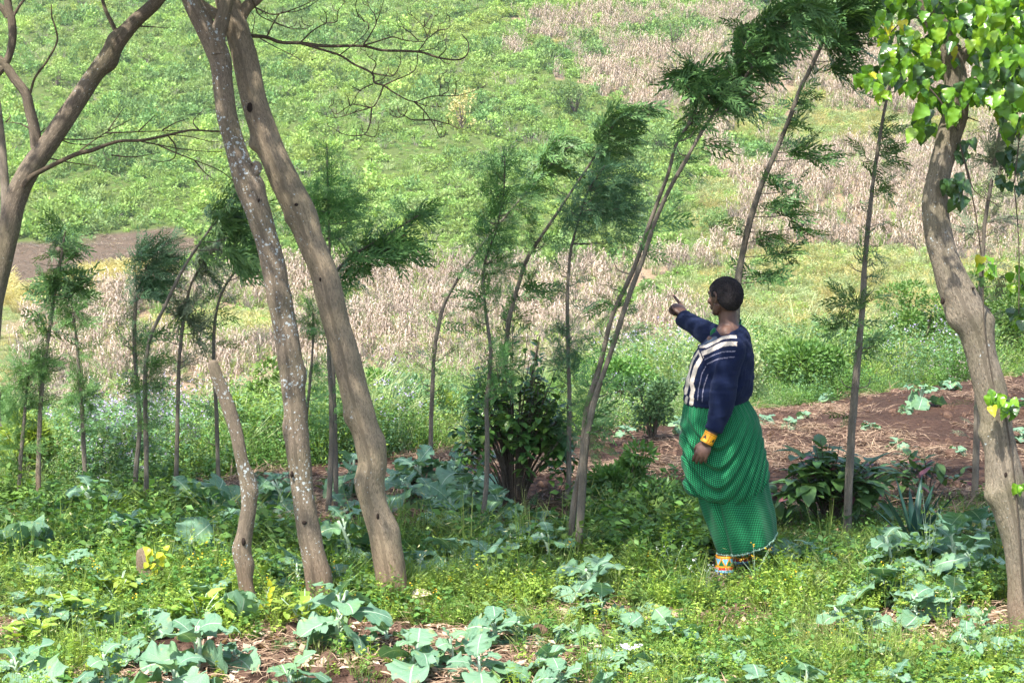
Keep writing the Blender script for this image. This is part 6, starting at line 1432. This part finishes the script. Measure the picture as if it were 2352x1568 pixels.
# frayed pale hem
simple('hem_thread', (.42, .66, .52), .9, .1)
hv_ = VL[-1]; rz_ = np.random.default_rng(6); idx_ = np.repeat(np.arange(len(hv_)), 6); hp = hv_[idx_] + rz_.normal(0, .002, (len(idx_), 3))
Vh = kites(hp + (0, 0, .004), np.stack([rz_.normal(0, .25, len(hp)), rz_.normal(0, .25, len(hp)), -np.ones(len(hp))], -1), rdir(len(hp), rz_), .012, .0022)
mesh_obj('hem_fringe', local(raw_mesh('hem_fringe', Vh, 4), gp), MATS['hem_thread'], skirt); skirt.children[0].matrix_parent_inverse.identity()
# scrap of the wrap showing at the neck
def ribbon(pts, w_):
    c = catmull([W(*q) for q in pts], 5); V = []; UV = []
    for i, q in enumerate(c):
        for s_ in (-1, 1): V.append(q + np.array([0, 0, s_ * w_ / 2])); UV.append((i * .01, s_ * w_ / 2))
    f = [(2 * i, 2 * i + 2, 2 * i + 3, 2 * i + 1) for i in range(len(c) - 1)]
    return raw_mesh('neck_cloth', V, 4, f, uv=UV, smooth=True)
for pts, w_ in (([(1631, 766, -.05), (1637, 760, -.075), (1643, 757, -.085)], .022), ([(1698, 748, .02), (1703, 742, .05), (1700, 738, .09)], .03)):
    o = mesh_obj('neck_cloth', local(ribbon(pts, w_), gp), MATS['gingham'], person); m = o.modifiers.new('t', 'SOLIDIFY'); m.thickness = .004

# ---------------------------------------------------------------- beadwork
def beads(name, anklet):
    t = NT(name); uv = t.n('UVMap'); sx = t.n('SeparateXYZ', {0: uv.outputs[0]}); u_, v_ = sx.outputs[0], sx.outputs[1]
    def between(a, b_): return t.math('MULTIPLY', t.math('GREATER_THAN', v_, a), t.math('LESS_THAN', v_, b_))
    fr = t.math('FRACT', t.math('MULTIPLY', u_, 7)); tri = t.math('ABSOLUTE', t.math('SUBTRACT', fr, .5))
    if anklet:
        vv_ = t.math('DIVIDE', t.math('SUBTRACT', v_, .12), .36)
        col = t.mix(t.math('GREATER_THAN', t.math('MULTIPLY', tri, 2), vv_), (.01, .13, .04), (.20, .52, .68))
        dg = t.math('LESS_THAN', t.math('ABSOLUTE', t.math('SUBTRACT', t.math('MULTIPLY', tri, 2), vv_)), .16); col = t.mix(dg, col, (.80, .33, .02))
        for (a, b_, c_) in [(-.1, .12, (.82, .30, .01)), (.46, .54, (.82, .32, .015)), (.54, .67, (.62, .02, .015)), (.67, .80, (.22, .52, .78)), (.80, .94, (.012, .014, .12)), (.94, 1.1, (.75, .75, .78))]:
            col = t.mix(between(a, b_), col, c_)
        dots = t.math('MULTIPLY', between(.83, .90), t.math('LESS_THAN', tri, .16)); col = t.mix(dots, col, (.75, .62, .02))
        wb = t.math('MULTIPLY', between(.54, .94), t.math('LESS_THAN', t.math('ABSOLUTE', t.math('SUBTRACT', t.math('FRACT', t.math('MULTIPLY', u_, 3.5)), .5)), .035)); col = t.mix(wb, col, (.75, .78, .8))
    else:
        col = (.86, .36, .005); fr2 = t.math('FRACT', t.math('MULTIPLY', u_, 4)); tr2 = t.math('ABSOLUTE', t.math('SUBTRACT', fr2, .5))
        vv_ = t.math('DIVIDE', t.math('SUBTRACT', v_, .30), .35)
        m_ = t.math('MULTIPLY', between(.30, .65), t.math('LESS_THAN', t.math('MULTIPLY', tr2, 4.4), vv_)); col = t.mix(m_, col, (.04, .015, .01))
        for (a, b_) in ((.08, .13), (.86, .91)): col = t.mix(t.math('MULTIPLY', between(a, b_), t.math('GREATER_THAN', t.math('FRACT', t.math('MULTIPLY', u_, 26)), .3)), col, (.08, .02, .01))
        m_ = t.math('MULTIPLY', between(.68, .76), t.math('LESS_THAN', t.math('FRACT', t.math('MULTIPLY', u_, 13)), .3)); col = t.mix(m_, col, (.10, .03, .01))
    vb_ = t.n('TexVoronoi', {'Vector': t.n('TexCoord').outputs['Object'], 'Scale': 420, 'Randomness': .3})
    b = t.n('BsdfPrincipled', {'Base Color': col, 'Roughness': .35, 'Specular IOR Level': .5})
    t.set(b, 'Normal', t.n('Bump', {'Height': t.math('MULTIPLY', vb_.outputs['Distance'], -1), 'Strength': .5, 'Distance': .002})); return t.finish(b)
beads('bead_anklet', True); beads('bead_bracelet', False)
def cuff(name, pts, rad, mat):
    pts = np.array(pts); c = catmull(np.hstack([pts, np.array(rad)[:, None]]), 6); ns = 36; V = []; UV = []
    tan = nrm(pts[-1] - pts[0]); a0 = nrm(np.array([0, -1., 0]) - tan * tan.dot([0, -1., 0])); b0 = np.cross(tan, a0)
    for i, q in enumerate(c):
        for j in range(ns + 1):
            a = 2 * math.pi * j / ns; V.append(q[:3] + q[3] * (math.cos(a) * a0 + math.sin(a) * b0)); UV.append((j / ns, i / (len(c) - 1)))
    k = len(c); ii = (np.arange(k - 1)[:, None] * (ns + 1) + np.arange(ns)[None]); f = np.stack([ii, ii + 1, ii + ns + 2, ii + ns + 1], -1).reshape(-1, 4)
    o = mesh_obj(name, local(raw_mesh(name, V, 4, f, uv=UV, smooth=True), gp), MATS[mat], person); m = o.modifiers.new('t', 'SOLIDIFY'); m.thickness = .004; m.offset = 0; return o
cuff('bracelet', [W(1634, 994, -.231), W(1628, 1006, -.232), W(1622, 1017, -.233)], [.0335, .0325, .034], 'bead_bracelet')
cuff('anklet', [W(1664, 1274, -.075), W(1664, 1298, -.075), W(1664, 1319, -.075)], [.0455, .047, .050], 'bead_anklet')
cuff('anklet', [W(1703, 1254, .085), W(1704, 1278, .085), W(1705, 1299, .085)], [.0455, .047, .050], 'bead_anklet')

# ============================================================ AIR: thin haze over the valley
bm = bmesh.new()
bmesh.ops.create_cube(bm, size=1, matrix=Matrix.Translation((0, 150, 15)) @ Matrix.Diagonal((460, 340, 80, 1)))
hm = bpy.data.meshes.new('haze'); bm.to_mesh(hm); bm.free()
t = NT('haze'); v = t.n('VolumePrincipled', {'Color': (.92, .96, .95, 1), 'Density': .00024, 'Anisotropy': .3})
t.t.links.new(v.outputs[0], t.out.inputs['Volume'])
hz_o = mesh_obj('haze', hm, MATS['haze']); tag(hz_o, 'thin pale haze over the valley', 'haze', kind='stuff')
S.cycles.volume_bounces = 0
